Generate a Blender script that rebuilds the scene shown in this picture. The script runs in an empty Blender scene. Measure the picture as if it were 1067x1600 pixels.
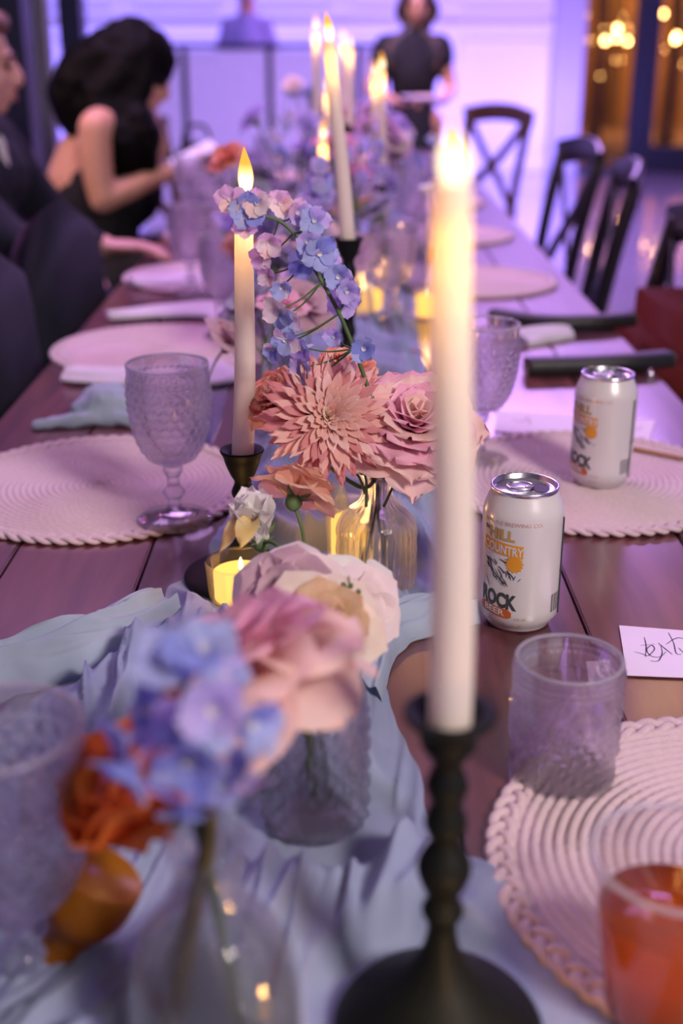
import bpy, bmesh, math, random
from math import sin, cos, pi, radians, sqrt, atan2, exp
from mathutils import Vector, Matrix, noise, Euler, Quaternion

random.seed(7)
C = bpy.context.scene.collection
S = bpy.context.scene

# ------------------------------------------------------------------ camera
FPX = 1900.0
PITCH = math.atan(745.0 / FPX)
CAMZ = 1.219
T = 0.76                      # table top height
cd = bpy.data.cameras.new('camera')
cam = bpy.data.objects.new('camera', cd); C.objects.link(cam)
cam.location = (0, 0, CAMZ); cam.rotation_euler = (pi / 2 - PITCH, 0, 0)
cd.sensor_fit = 'VERTICAL'; cd.sensor_height = 36.0; cd.lens = FPX / 1600 * 36
cd.clip_start = 0.02; cd.clip_end = 100
cd.dof.use_dof = True; cd.dof.focus_distance = 0.98; cd.dof.aperture_fstop = 3.5
S.camera = cam

# ------------------------------------------------------------------ world, exposure
w = bpy.data.worlds.new('world'); S.world = w; w.use_nodes = True
bg = w.node_tree.nodes['Background']
bg.inputs[0].default_value = (0.55, 0.30, 1.0, 1); bg.inputs[1].default_value = 0.15
S.view_settings.view_transform = 'Standard'; S.view_settings.look = 'None'
S.view_settings.gamma = 1; S.view_settings.use_curve_mapping = False
S.view_settings.exposure = 0.33
S.cycles.use_denoising = True
S.cycles.max_bounces = 10; S.cycles.transmission_bounces = 8; S.cycles.transparent_max_bounces = 24
S.cycles.diffuse_bounces = 3; S.cycles.glossy_bounces = 4
S.cycles.caustics_refractive = False; S.cycles.caustics_reflective = False
S.cycles.sample_clamp_indirect = 4.0

def area(name, loc, target, size, power, col, sy=None):
    l = bpy.data.lights.new(name, 'AREA'); l.energy = power; l.color = col
    l.shape = 'RECTANGLE'; l.size = size; l.size_y = sy or size
    o = bpy.data.objects.new(name, l); C.objects.link(o); o.location = loc
    o.rotation_euler = (Vector(target) - Vector(loc)).to_track_quat('-Z', 'Y').to_euler()
    return o
def point(name, loc, power, col, r=0.004, parent=None):
    l = bpy.data.lights.new(name, 'POINT'); l.energy = power; l.color = col; l.shadow_soft_size = r
    o = bpy.data.objects.new(name, l); C.objects.link(o); o.location = loc
    if parent: o.parent = parent
    return o
def spot(name, loc, target, power, col, ang=60, blend=.6, r=.1):
    l = bpy.data.lights.new(name, 'SPOT'); l.energy = power; l.color = col
    l.spot_size = radians(ang); l.spot_blend = blend; l.shadow_soft_size = r
    o = bpy.data.objects.new(name, l); C.objects.link(o); o.location = loc
    o.rotation_euler = (Vector(target) - Vector(loc)).to_track_quat('-Z', 'Y').to_euler()
    return o

# the room's lamps and added fills: dim white ceiling panel over the table, violet wall washers, violet dance wash
area('ceiling_lamp_near', (1.15, -0.75, 2.25), (0.0, 0.9, T), 0.45, 41, (1.0, 0.86, 0.82))
area('ceiling_lamp_far', (-0.7, 3.3, 3.1), (-.1, 3.0, T), 1.4, 38, (0.78, 0.42, 1.0)).data.spread = radians(130)
area('ceiling_lamp_back', (0.4, 6.2, 3.2), (.2, 6.6, 0), 1.0, 30, (0.62, 0.36, 1.0)).data.spread = radians(90)
area('amber_pendant', (1.40, 4.64, 3.0), (1.2, 3.0, T), .25, 2.2, (1, .55, .18))
area('amber_pendant', (.36, 4.94, 3.0), (.3, 3.0, T), .22, .9, (1, .50, .16))
for i, x in enumerate((-3.6, -2.2, -.8, .6, 2.0)):
    area('wall_uplight', (x, 10.7, .12), (x, 12.0, .85), 0.6, 17, (0.27, 0.20, 1.0), 0.2).data.spread = radians(110)
area('booth_fill', (-.6, 6.3, 3.0), (-.8, 8.2, .6), .6, 24, (.42, .30, 1.0))  # fill light added to brighten the booth panels
area('floor_wash', (1.6, 8.4, 3.1), (2.2, 8.4, 0), 1.5, 170, (0.62, 0.32, 1.0))
area('left_wash', (-2.6, 7.2, 3.0), (-3.0, 9, 1.2), 1.0, 30, (0.40, 0.30, 1.0))
spot('magenta_spot', (-2.4, 4.2, 2.9), (-0.5, 2.2, T), 90, (1.0, 0.10, 0.55), 28, .8, .05)
for i, (x, y) in enumerate(((-.55, .2), (-.2, 1.7), (.5, .9), (-.8, 1.2), (.25, 2.6), (-.5, 3.2), (.9, 2.0))):
    point('sparkle_light', (x, y, 2.7), 3.0, (1.0, .92, .82), .025)  # unseen lamps added to give the glassware its sparkle
spot('warm_fill_spot', (-.3, 5.0, 2.6), (0.45, 6.75, 1.0), 150, (1.0, .62, .40), 22, .8, .08)  # fill added to lift the standing woman against the backlight
spot('warm_fill_spot', (-2.2, 2.4, 2.5), (-.62, 3.55, 0.9), 120, (1.0, .60, .38), 40, .8, .08)  # fill added to brighten and warm the seated woman's skin
spot('violet_spot', (2.6, 4.8, 2.9), (0.3, 1.5, T), 95, (0.35, 0.2, 1.0), 44, .8, .05)

# ------------------------------------------------------------------ pixel -> place on a plane
def ray(px, py):
    u = (px - 533.5) / FPX; v = (800 - py) / FPX
    return Vector((u, cos(PITCH) + v * sin(PITCH), -sin(PITCH) + v * cos(PITCH)))
def P(px, py, z=T):
    d = ray(px, py); t = (z - CAMZ) / d.z
    return Vector((0, 0, CAMZ)) + d * t
def Q(px, py, Y):
    d = ray(px, py); return Vector((0, 0, CAMZ)) + d * (Y / d.y)

# ------------------------------------------------------------------ materials
def mat(name):
    m = bpy.data.materials.new(name); m.use_nodes = True
    nt = m.node_tree; nt.nodes.clear()
    out = nt.nodes.new('ShaderNodeOutputMaterial')
    return m, nt, out
def N(nt, t, **kw):
    n = nt.nodes.new(t)
    for k, v in kw.items(): setattr(n, k, v)
    return n
def pbr(name, col, rough=.5, metal=0, noise_amt=.12, noise_scale=40, bump=0, bump_scale=200, coat=0, sheen=0, spec=.5, trans=0, ior=1.45, stretch=None):
    m, nt, out = mat(name)
    b = N(nt, 'ShaderNodeBsdfPrincipled')
    b.inputs['Roughness'].default_value = rough; b.inputs['Metallic'].default_value = metal
    b.inputs['Coat Weight'].default_value = coat; b.inputs['Sheen Weight'].default_value = sheen
    b.inputs['Specular IOR Level'].default_value = spec
    b.inputs['Transmission Weight'].default_value = trans; b.inputs['IOR'].default_value = ior
    tc = N(nt, 'ShaderNodeTexCoord'); mp = N(nt, 'ShaderNodeMapping')
    nt.links.new(tc.outputs['Object'], mp.inputs[0])
    if stretch: mp.inputs['Scale'].default_value = stretch
    no = N(nt, 'ShaderNodeTexNoise'); no.inputs['Scale'].default_value = noise_scale; no.inputs['Detail'].default_value = 4
    nt.links.new(mp.outputs[0], no.inputs[0])
    mx = N(nt, 'ShaderNodeMix', data_type='RGBA')
    c = Vector(col[:3])
    mx.inputs[6].default_value = (*(c * (1 - noise_amt)), 1); mx.inputs[7].default_value = (*[min(1, x * (1 + noise_amt)) for x in c], 1)
    nt.links.new(no.outputs[0], mx.inputs[0]); nt.links.new(mx.outputs[2], b.inputs['Base Color'])
    if bump:
        n2 = N(nt, 'ShaderNodeTexNoise'); n2.inputs['Scale'].default_value = bump_scale; n2.inputs['Detail'].default_value = 3
        nt.links.new(mp.outputs[0], n2.inputs[0])
        bu = N(nt, 'ShaderNodeBump'); bu.inputs['Strength'].default_value = bump; bu.inputs['Distance'].default_value = .002
        nt.links.new(n2.outputs[0], bu.inputs['Height']); nt.links.new(bu.outputs[0], b.inputs['Normal'])
    nt.links.new(b.outputs[0], out.inputs[0])
    return m
def petalmat(name, col, col2=None, trans=.35, rough=.55, scale=60):
    """diffuse + translucent petal / wax / gauze with a mild colour variation"""
    m, nt, out = mat(name)
    col2 = col2 or [x * .8 for x in col]
    tc = N(nt, 'ShaderNodeTexCoord'); no = N(nt, 'ShaderNodeTexNoise'); no.inputs['Scale'].default_value = scale
    nt.links.new(tc.outputs['Object'], no.inputs[0])
    rp = N(nt, 'ShaderNodeValToRGB'); rp.color_ramp.elements[0].position = .35; rp.color_ramp.elements[1].position = .65
    rp.color_ramp.elements[0].color = (*col, 1); rp.color_ramp.elements[1].color = (*col2, 1)
    nt.links.new(no.outputs[0], rp.inputs[0])
    b = N(nt, 'ShaderNodeBsdfPrincipled'); b.inputs['Roughness'].default_value = rough; b.inputs['Specular IOR Level'].default_value = .3
    nt.links.new(rp.outputs[0], b.inputs['Base Color'])
    t = N(nt, 'ShaderNodeBsdfTranslucent'); nt.links.new(rp.outputs[0], t.inputs[0])
    ms = N(nt, 'ShaderNodeMixShader'); ms.inputs[0].default_value = trans
    nt.links.new(b.outputs[0], ms.inputs[1]); nt.links.new(t.outputs[0], ms.inputs[2]); nt.links.new(ms.outputs[0], out.inputs[0])
    return m
def glassmat(name, tint=(.97, .96, 1), clear=.5, rough=.04, bump=0, bscale=300, haze=0.0):
    """thin clear glass: part straight-through sheet, part refracting, a little surface haze"""
    m, nt, out = mat(name)
    tr = N(nt, 'ShaderNodeBsdfTransparent'); tr.inputs[0].default_value = (*tint, 1)
    gl = N(nt, 'ShaderNodeBsdfPrincipled'); gl.inputs['Base Color'].default_value = (*tint, 1)
    gl.inputs['Transmission Weight'].default_value = 1; gl.inputs['Roughness'].default_value = rough; gl.inputs['IOR'].default_value = 1.45
    if bump:
        tc = N(nt, 'ShaderNodeTexCoord'); v = N(nt, 'ShaderNodeTexVoronoi'); v.inputs['Scale'].default_value = bscale
        v.feature = 'SMOOTH_F1'
        nt.links.new(tc.outputs['Object'], v.inputs[0])
        bu = N(nt, 'ShaderNodeBump'); bu.inputs['Strength'].default_value = bump; bu.inputs['Distance'].default_value = .002
        nt.links.new(v.outputs['Distance'], bu.inputs['Height']); nt.links.new(bu.outputs[0], gl.inputs['Normal'])
    ms = N(nt, 'ShaderNodeMixShader'); ms.inputs[0].default_value = 1 - clear
    nt.links.new(tr.outputs[0], ms.inputs[1]); nt.links.new(gl.outputs[0], ms.inputs[2])
    last = ms
    if haze:
        df = N(nt, 'ShaderNodeBsdfDiffuse'); df.inputs[0].default_value = (.9, .88, .95, 1)
        tl = N(nt, 'ShaderNodeBsdfTranslucent'); tl.inputs[0].default_value = (.9, .88, .95, 1)
        dm = N(nt, 'ShaderNodeMixShader'); nt.links.new(df.outputs[0], dm.inputs[1]); nt.links.new(tl.outputs[0], dm.inputs[2])
        m2 = N(nt, 'ShaderNodeMixShader'); m2.inputs[0].default_value = haze
        nt.links.new(ms.outputs[0], m2.inputs[1]); nt.links.new(dm.outputs[0], m2.inputs[2]); last = m2
    nt.links.new(last.outputs[0], out.inputs[0])
    return m
def emit(name, col, strength):
    m, nt, out = mat(name)
    e = N(nt, 'ShaderNodeEmission'); e.inputs[0].default_value = (*col, 1); e.inputs[1].default_value = strength
    nt.links.new(e.outputs[0], out.inputs[0]); return m
def flamemat(name):
    """LED flame tip: white-hot low in the bulb, amber towards rim and point"""
    m, nt, out = mat(name)
    tc = N(nt, 'ShaderNodeTexCoord'); sx = N(nt, 'ShaderNodeSeparateXYZ'); nt.links.new(tc.outputs['Object'], sx.inputs[0])
    mr = N(nt, 'ShaderNodeMapRange'); mr.inputs[1].default_value = .010; mr.inputs[2].default_value = .024; mr.inputs[3].default_value = 1; mr.inputs[4].default_value = 0
    nt.links.new(sx.outputs[2], mr.inputs[0])
    lw = N(nt, 'ShaderNodeLayerWeight'); lw.inputs[0].default_value = .35
    inv = N(nt, 'ShaderNodeMapRange'); inv.inputs[1].default_value = .25; inv.inputs[2].default_value = .75; inv.inputs[3].default_value = 1; inv.inputs[4].default_value = 0
    nt.links.new(lw.outputs['Facing'], inv.inputs[0])
    mu = N(nt, 'ShaderNodeMath', operation='MULTIPLY'); nt.links.new(mr.outputs[0], mu.inputs[0]); nt.links.new(inv.outputs[0], mu.inputs[1])
    rp = N(nt, 'ShaderNodeValToRGB'); e = rp.color_ramp.elements
    e[0].position = 0; e[0].color = (1.0, .42, .06, 1); e[1].position = .75; e[1].color = (1.5, 1.25, .8, 1)
    x = rp.color_ramp.elements.new(.35); x.color = (1.15, .72, .22, 1)
    nt.links.new(mu.outputs[0], rp.inputs[0])
    em = N(nt, 'ShaderNodeEmission'); em.inputs[1].default_value = 1.12; nt.links.new(rp.outputs[0], em.inputs[0])
    nt.links.new(em.outputs[0], out.inputs[0]); return m
def woodmat(name, c1, c2, rough=.3, coat=.35, sc=(14, 1.2, 14), seed=0):
    m, nt, out = mat(name)
    b = N(nt, 'ShaderNodeBsdfPrincipled'); b.inputs['Roughness'].default_value = rough; b.inputs['Coat Weight'].default_value = coat
    b.inputs['Coat Roughness'].default_value = .14
    tc = N(nt, 'ShaderNodeTexCoord'); mp = N(nt, 'ShaderNodeMapping'); mp.inputs['Scale'].default_value = sc
    mp.inputs['Location'].default_value = (seed, seed * 2.3, 0)
    nt.links.new(tc.outputs['Object'], mp.inputs[0])
    no = N(nt, 'ShaderNodeTexNoise'); no.inputs['Scale'].default_value = 3; no.inputs['Detail'].default_value = 6; no.inputs['Distortion'].default_value = .6
    nt.links.new(mp.outputs[0], no.inputs[0])
    rp = N(nt, 'ShaderNodeValToRGB'); rp.color_ramp.elements[0].position = .3; rp.color_ramp.elements[1].position = .7
    rp.color_ramp.elements[0].color = (*c1, 1); rp.color_ramp.elements[1].color = (*c2, 1)
    nt.links.new(no.outputs[0], rp.inputs[0]); nt.links.new(rp.outputs[0], b.inputs['Base Color'])
    bu = N(nt, 'ShaderNodeBump'); bu.inputs['Strength'].default_value = .12; bu.inputs['Distance'].default_value = .001
    nt.links.new(no.outputs[0], bu.inputs['Height']); nt.links.new(bu.outputs[0], b.inputs['Normal'])
    nt.links.new(b.outputs[0], out.inputs[0]); return m

M = {}
M['wall'] = pbr('white_painted_wall', (.80, .80, .84), .55, noise_amt=.02)
M['trim'] = pbr('white_trim', (.86, .86, .9), .4, noise_amt=.02)
M['ceil'] = pbr('ceiling_paint', (.10, .09, .14), .85)
M['floor'] = pbr('polished_concrete', (.42, .38, .46), .10, noise_amt=.12, noise_scale=3, spec=.8, coat=.6)
M['dark'] = pbr('dark_metal_frame', (.015, .02, .03), .4)
M['curtain'] = pbr('grey_curtain', (.45, .45, .5), .9, sheen=.3)
M['glass_pane'] = glassmat('window_glass', (.95, .95, .97), .93, .02)
M['wood'] = [woodmat(f'table_board_{i}', (.050 + .02 * (i % 2), .016, .020), (.155 - .02 * (i % 3), .048, .046), seed=i * 3.1, coat=.40, rough=.32) for i in range(4)]
M['wood_dark'] = woodmat('table_edge', (.10, .035, .03), (.2, .08, .05), seed=9)
M['chairwood'] = pbr('black_stained_wood', (.012, .010, .012), .35, coat=.2, bump=.2, bump_scale=60)
M['brownwood'] = woodmat('brown_chair_wood', (.08, .035, .015), (.16, .07, .03), seed=4)
M['mat'] = pbr('cream_cord', (.66, .50, .54), .9, noise_amt=.12, noise_scale=220, bump=.6, bump_scale=900, sheen=.2)
M['iron'] = pbr('matte_black_iron', (.007, .009, .008), .55, noise_amt=.3, noise_scale=60, bump=.1, bump_scale=300, spec=.15)
M['flame'] = flamemat('led_flame')
M['wax'] = petalmat('ivory_wax', (.97, .90, .78), (.96, .88, .76), .36, .4, 8)
M['gauze'] = petalmat('dusty_blue_gauze', (.35, .40, .57), (.31, .36, .53), .20, .9, 30)
M['bluecloth'] = petalmat('pale_blue_gauze', (.42, .50, .62), (.38, .45, .57), .2, .9, 30)
M['whitecloth'] = petalmat('white_linen', (.78, .72, .80), (.74, .68, .76), .15, .9, 30)
M['glass'] = glassmat('clear_glass', (.985, .985, 1), .74, .02, haze=.03)
M['cut'] = glassmat('embossed_glass', (.985, .975, 1), .46, .015, 0, 260, .03)
M['plastic'] = glassmat('clear_plastic', (.98, .97, .99), .84, .05, haze=.015)
M['rim'] = glassmat('glass_lip', (.98, .97, 1), .45, .03, haze=.35)
M['water'] = glassmat('water', (.93, .95, .93), .8, .01)
M['beer'] = pbr('amber_drink', (.80, .13, .002), .05, trans=.6, ior=1.33, noise_amt=.05)
M['steel'] = pbr('polished_steel', (.75, .75, .78), .12, 1, noise_amt=.02)
M['alu'] = pbr('brushed_aluminium', (.80, .79, .84), .25, 1, noise_amt=.03)
M['canwhite'] = pbr('white_can_print', (.74, .71, .70), .28, .15, noise_amt=.02, coat=.4)
M['canprint_d'] = pbr('charcoal_print', (.05, .06, .065), .4)
M['canprint_o'] = pbr('orange_print', (.72, .30, .03), .4)
M['canprint_g'] = pbr('golden_print', (.50, .32, .10), .4)
M['canprint_r'] = pbr('rust_print', (.50, .11, .03), .4)
M['canprint_p'] = pbr('pale_copper_print', (.62, .38, .30), .4)
M['card'] = pbr('lilac_card', (.80, .68, .84), .7, noise_amt=.02)
M['ink'] = pbr('black_ink', (.02, .02, .03), .5)
M['stem'] = petalmat('green_stem', (.12, .20, .07), (.09, .15, .05), .1, .5)
M['stemdark'] = petalmat('brown_green_stem', (.10, .075, .03), (.06, .05, .02), .05, .5)
M['sepal'] = petalmat('green_sepal', (.22, .32, .12), (.16, .25, .09), .3)
M['led'] = emit('glowing_votive_wax', (1.0, .50, .10), 1.5)
M['gold'] = petalmat('amber_glass', (.50, .19, .015), (.36, .12, .01), .4, .3, 30)
def amber():
    m = pbr('amber_votive_glass', (.75, .33, .03), .25, trans=.35, noise_amt=.3, noise_scale=60); return m
M['amber'] = amber()
M['leather'] = pbr('dark_red_brown_leather', (.085, .010, .004), .85, spec=.15, bump=.4, bump_scale=120)
M['strap'] = pbr('black_leather', (.018, .018, .02), .45, bump=.3, bump_scale=150)
M['skin'] = pbr('tan_skin', (.56, .30, .20), .5, noise_amt=.06, noise_scale=20)
M['skin2'] = pbr('fair_skin', (.62, .32, .27), .5, noise_amt=.08, noise_scale=20)
M['hair'] = pbr('black_hair', (.0015, .0013, .0015), .6, bump=.5, bump_scale=60, stretch=(3, 3, .3), spec=.10)
M['hairbrown'] = pbr('dark_brown_hair', (.03, .014, .012), .4, bump=.8, bump_scale=60, stretch=(3, 3, .3))
M['hairfair'] = pbr('light_brown_hair', (.14, .07, .05), .5, bump=.8, bump_scale=60)
M['black'] = pbr('black_fabric', (.006, .006, .009), .85)
M['navy'] = pbr('navy_suit', (.006, .007, .018), .9, bump=.2)
M['slate'] = pbr('dark_slate_velvet', (.012, .012, .028), .85)
M['shirt'] = pbr('white_shirt', (.75, .72, .75), .8)
M['lilacshirt'] = pbr('lilac_shirt', (.30, .26, .52), .8)
M['booth'] = pbr('white_stretch_fabric', (.78, .74, .88), .8)
M['eye'] = pbr('eye', (.05, .04, .04), .2)
M['lip'] = pbr('lips', (.45, .14, .13), .4)
M['bulb'] = emit('warm_bulb', (1.0, .50, .15), 38)
M['cord'] = pbr('black_cable', (.02, .02, .02), .6)
M['tan'] = pbr('tan_wood', (.34, .17, .05), .5)
M['bark'] = pbr('bark', (.10, .06, .035), .9, bump=.8, bump_scale=20)
M['patio'] = pbr('patio_stone', (.16, .10, .07), .7)
M['fence'] = woodmat('patio_boards', (.16, .08, .03), (.30, .16, .06), .7, 0, seed=5)
M['screen'] = emit('phone_screen', (.75, .45, 1.0), 1.2)
M['labelblue'] = pbr('blue_label', (.03, .06, .45), .5)
M['labelred'] = pbr('red_label', (.65, .03, .04), .5)
M['labelwhite'] = pbr('white_label', (.8, .8, .85), .5)
M['reddrink'] = pbr('dark_red_drink', (.25, .01, .02), .1)
pc = dict(
    pink=((.90, .44, .58), (.93, .60, .70)), blush=((.92, .62, .58), (.95, .72, .66)), dusty=((.62, .22, .24), (.80, .38, .36)), dustylight=((.90, .56, .48), (.88, .48, .44)),
    cream=((.92, .74, .62), (.95, .82, .70)), coral=((.88, .30, .20), (.90, .42, .30)), orange=((.92, .17, .03), (.95, .32, .07)),
    blue=((.22, .28, .72), (.34, .38, .82)), lav=((.52, .44, .82), (.62, .52, .86)), paleblue=((.46, .52, .80), (.40, .46, .80)), pinklav=((.80, .52, .72), (.74, .52, .78)),
    white=((.90, .86, .84), (.92, .88, .84)), yellow=((.95, .66, .22), (.92, .74, .40)), peach=((.93, .52, .38), (.95, .64, .50)),  # yellow holds the votive's light on the rosebud's outer petals
    tan=((.66, .42, .24), (.76, .54, .34)), mauve=((.62, .40, .48), (.70, .48, .55)), palepink=((.90, .74, .76), (.92, .80, .80)), smoke=((.36, .34, .46), (.42, .40, .52)))
for k, (a, b) in pc.items(): M['p_' + k] = petalmat(k + '_petal', a, b, .38, .6, 70)

# ------------------------------------------------------------------ tagging
def tagp(o, label=None, cat=None, group=None, kind=None):
    if label: o['label'] = label
    if cat: o['category'] = cat
    if group: o['group'] = group
    if kind: o['kind'] = kind
    return o
def thing(name, label, cat, loc=(0, 0, 0), rz=0, group=None):
    o = bpy.data.objects.new(name, None); C.objects.link(o); o.empty_display_size = .02
    o.location = loc; o.rotation_euler = (0, 0, rz)
    return tagp(o, label, cat, group)
def copy_tree(o, parent=None):
    c = o.copy(); C.objects.link(c)
    if parent: c.parent = parent
    for ch in list(KIDS.get(o.name, ())): copy_tree_child(ch, c)
    return c
KIDS = {}
def setpar(o, parent):
    o.parent = parent
    if parent: KIDS.setdefault(parent.name, []).append(o)
def copy_tree_child(ch, c):
    d = ch.copy(); C.objects.link(d); d.parent = c
    KIDS.setdefault(c.name, []).append(d)
    for g in list(KIDS.get(ch.name, ())): copy_tree_child(g, d)
def dup(o, loc, rz=0, label=None, group=None, scale=None):
    c = copy_tree(o); c.location = loc; c.rotation_euler = (0, 0, rz)
    if scale: c.scale = (scale,) * 3 if not isinstance(scale, tuple) else scale
    if label: c['label'] = label
    if group: c['group'] = group
    return c

# ------------------------------------------------------------------ geometry helpers
def mo(name, verts, faces, m, parent=None, smooth=True):
    me = bpy.data.meshes.new(name); me.from_pydata([tuple(v) for v in verts], [], faces); me.update()
    if smooth: me.polygons.foreach_set('use_smooth', [True] * len(me.polygons))
    me.materials.append(m)
    o = bpy.data.objects.new(name, me); C.objects.link(o); setpar(o, parent)
    return o
def merge(*vf):
    V, F = [], []
    for v, f in vf:
        n = len(V); V += list(v); F += [tuple(i + n for i in q) for q in f]
    return V, F
def box(cx, cy, cz, sx, sy, sz, bev=0.0):
    bm = bmesh.new(); bmesh.ops.create_cube(bm, size=1)
    for v in bm.verts: v.co = Vector((v.co.x * sx, v.co.y * sy, v.co.z * sz))
    if bev: bmesh.ops.bevel(bm, geom=bm.edges[:], offset=bev, segments=2, affect='EDGES')
    V = [v.co + Vector((cx, cy, cz)) for v in bm.verts]; bm.verts.index_update()
    F = [tuple(v.index for v in f.verts) for f in bm.faces]; bm.free()
    return V, F
def lathe(prof, n=48, disp=None, closed=False):
    V, F = [], []
    for k, (r, z) in enumerate(prof):
        for i in range(n):
            a = 2 * pi * i / n; rr = r
            if disp: rr = r + disp(a, z, r, k)
            V.append(Vector((rr * cos(a), rr * sin(a), z)))
    m = len(prof)
    for k in range(m - 1 if not closed else m):
        k2 = (k + 1) % m
        for i in range(n):
            j = (i + 1) % n
            F.append((k * n + i, k * n + j, k2 * n + j, k2 * n + i))
    return V, F
def smooth_prof(pts, sub=4):
    """Catmull-Rom through profile points"""
    out = []
    n = len(pts)
    for i in range(n - 1):
        p0, p1, p2, p3 = pts[max(i - 1, 0)], pts[i], pts[i + 1], pts[min(i + 2, n - 1)]
        for s in range(sub):
            t = s / sub
            out.append(tuple(.5 * ((2 * p1[c]) + (-p0[c] + p2[c]) * t + (2 * p0[c] - 5 * p1[c] + 4 * p2[c] - p3[c]) * t * t + (-p0[c] + 3 * p1[c] - 3 * p2[c] + p3[c]) * t ** 3) for c in range(len(p1))))
    out.append(tuple(pts[-1])); return out
def tube(pts, radii, n=10, caps=True):
    pts = [Vector(p) for p in pts]
    if not hasattr(radii, '__len__'): radii = [radii] * len(pts)
    if caps:
        d0 = (pts[0] - pts[1]).normalized(); d1 = (pts[-1] - pts[-2]).normalized()
        a = [(pts[0] + d0 * radii[0] * s, radii[0] * sqrt(max(0, 1 - s * s)) + 1e-5) for s in (.99, .85, .5)]
        b = [(pts[-1] + d1 * radii[-1] * s, radii[-1] * sqrt(max(0, 1 - s * s)) + 1e-5) for s in (.5, .85, .99)]
        pts = [x[0] for x in a] + pts + [x[0] for x in b]; radii = [x[1] for x in a] + list(radii) + [x[1] for x in b]
    V, F = [], []
    t = (pts[1] - pts[0]).normalized()
    up = Vector((0, 0, 1)) if abs(t.z) < .9 else Vector((1, 0, 0))
    nrm = (up - t * up.dot(t)).normalized()
    for k, p in enumerate(pts):
        if 0 < k < len(pts) - 1: t = (pts[k + 1] - pts[k - 1]).normalized()
        elif k: t = (pts[k] - pts[k - 1]).normalized()
        nrm = (nrm - t * nrm.dot(t)).normalized(); bn = t.cross(nrm)
        for i in range(n):
            a = 2 * pi * i / n
            V.append(p + (nrm * cos(a) + bn * sin(a)) * radii[k])
    for k in range(len(pts) - 1):
        for i in range(n):
            j = (i + 1) % n
            F.append((k * n + i, k * n + j, (k + 1) * n + j, (k + 1) * n + i))
    F.append(tuple(range(n))[::-1]); F.append(tuple(range((len(pts) - 1) * n, len(pts) * n)))
    return V, F
def spline(pts, sub=6):
    return [Vector(p) for p in smooth_prof([tuple(p) for p in pts], sub)]
def ellipsoid(c, r, rot=None, seg=16):
    V, F = [], []
    rings = seg // 2
    for i in range(rings + 1):
        th = pi * i / rings
        for j in range(seg):
            ph = 2 * pi * j / seg
            v = Vector((r[0] * sin(th) * cos(ph), r[1] * sin(th) * sin(ph), r[2] * cos(th)))
            if rot: v = rot @ v
            V.append(Vector(c) + v)
    for i in range(rings):
        for j in range(seg):
            k = (j + 1) % seg
            F.append((i * seg + j, (i + 1) * seg + j, (i + 1) * seg + k, i * seg + k))
    return V, F
def fuse(name, pieces, m, voxel=.006, smooth=4, parent=None, disp=0, dscale=30):
    voxel *= 1.2
    """union the pieces into one continuous surface"""
    V, F = merge(*pieces)
    me = bpy.data.meshes.new(name); me.from_pydata([tuple(v) for v in V], [], F)
    o = bpy.data.objects.new(name, me); C.objects.link(o)
    r = o.modifiers.new('r', 'REMESH'); r.mode = 'VOXEL'; r.voxel_size = voxel
    s = o.modifiers.new('s', 'SMOOTH'); s.iterations = smooth; s.factor = .5
    dg = bpy.context.evaluated_depsgraph_get(); dg.update()
    me2 = bpy.data.meshes.new_from_object(o.evaluated_get(dg)); me2.name = name
    bpy.data.objects.remove(o); bpy.data.meshes.remove(me)
    if disp:
        for v in me2.vertices:
            v.co += v.normal * (disp * (noise.noise(v.co * dscale) + .5 * noise.noise(v.co * dscale * 2.3)))
    me2.polygons.foreach_set('use_smooth', [True] * len(me2.polygons))
    me2.materials.clear(); me2.materials.append(m)
    o = bpy.data.objects.new(name, me2); C.objects.link(o); setpar(o, parent)
    return o
def xf(vf, mtx):
    return [mtx @ Vector(v) for v in vf[0]], vf[1]
def align(axis, roll=0):
    """matrix turning +Z to axis"""
    return (Vector(axis).normalized().to_track_quat('Z', 'Y') @ Quaternion((0, 0, 1), roll)).to_matrix().to_4x4()
def struct(name, vf, m, smooth=False, label=None):
    o = mo(name, vf[0], vf[1], m, None, smooth); o['kind'] = 'structure'
    if label: o['label'] = label
    return o

# ================================================================== THE SETTING
struct('floor', box(0, 5.5, -.05, 11, 15, .1), M['floor'])
struct('ceiling', box(0, 5.5, 3.35, 11, 15, .1), M['ceil'])
WB = 12.0
wb = struct('wall_back', box(-1.40, WB + .1, 1.65, 7.0, .2, 3.3), M['wall'])
# wainscot frames on the back wall
def frame_panel(name, x0, x1, z0, z1, y, parent, m, t=.035, d=.03):
    vf = merge(box((x0 + x1) / 2, y, z0, x1 - x0, d, t, .006), box((x0 + x1) / 2, y, z1, x1 - x0, d, t, .006), box(x0, y, (z0 + z1) / 2, t, d, z1 - z0 - t, .006), box(x1, y, (z0 + z1) / 2, t, d, z1 - z0 - t, .006))
    return mo(name, vf[0], vf[1], m, parent, False)
for x0 in (-4.9, -3.9, -2.9, -1.9, -.9, .1, 1.1):
    frame_panel('wainscot_frame', x0, x0 + .8, .25, 1.16, WB - .012, wb, M['trim'])
    frame_panel('wainscot_frame', x0, x0 + .8, 1.42, 2.9, WB - .012, wb, M['trim'])
struct('trim_1', box(-1.40, WB - .03, 1.29, 7.0, .06, .07, .01), M['trim'])
struct('baseboard_back', box(-1.40, WB - .02, .08, 7.0, .04, .16, .01), M['trim'])
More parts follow.
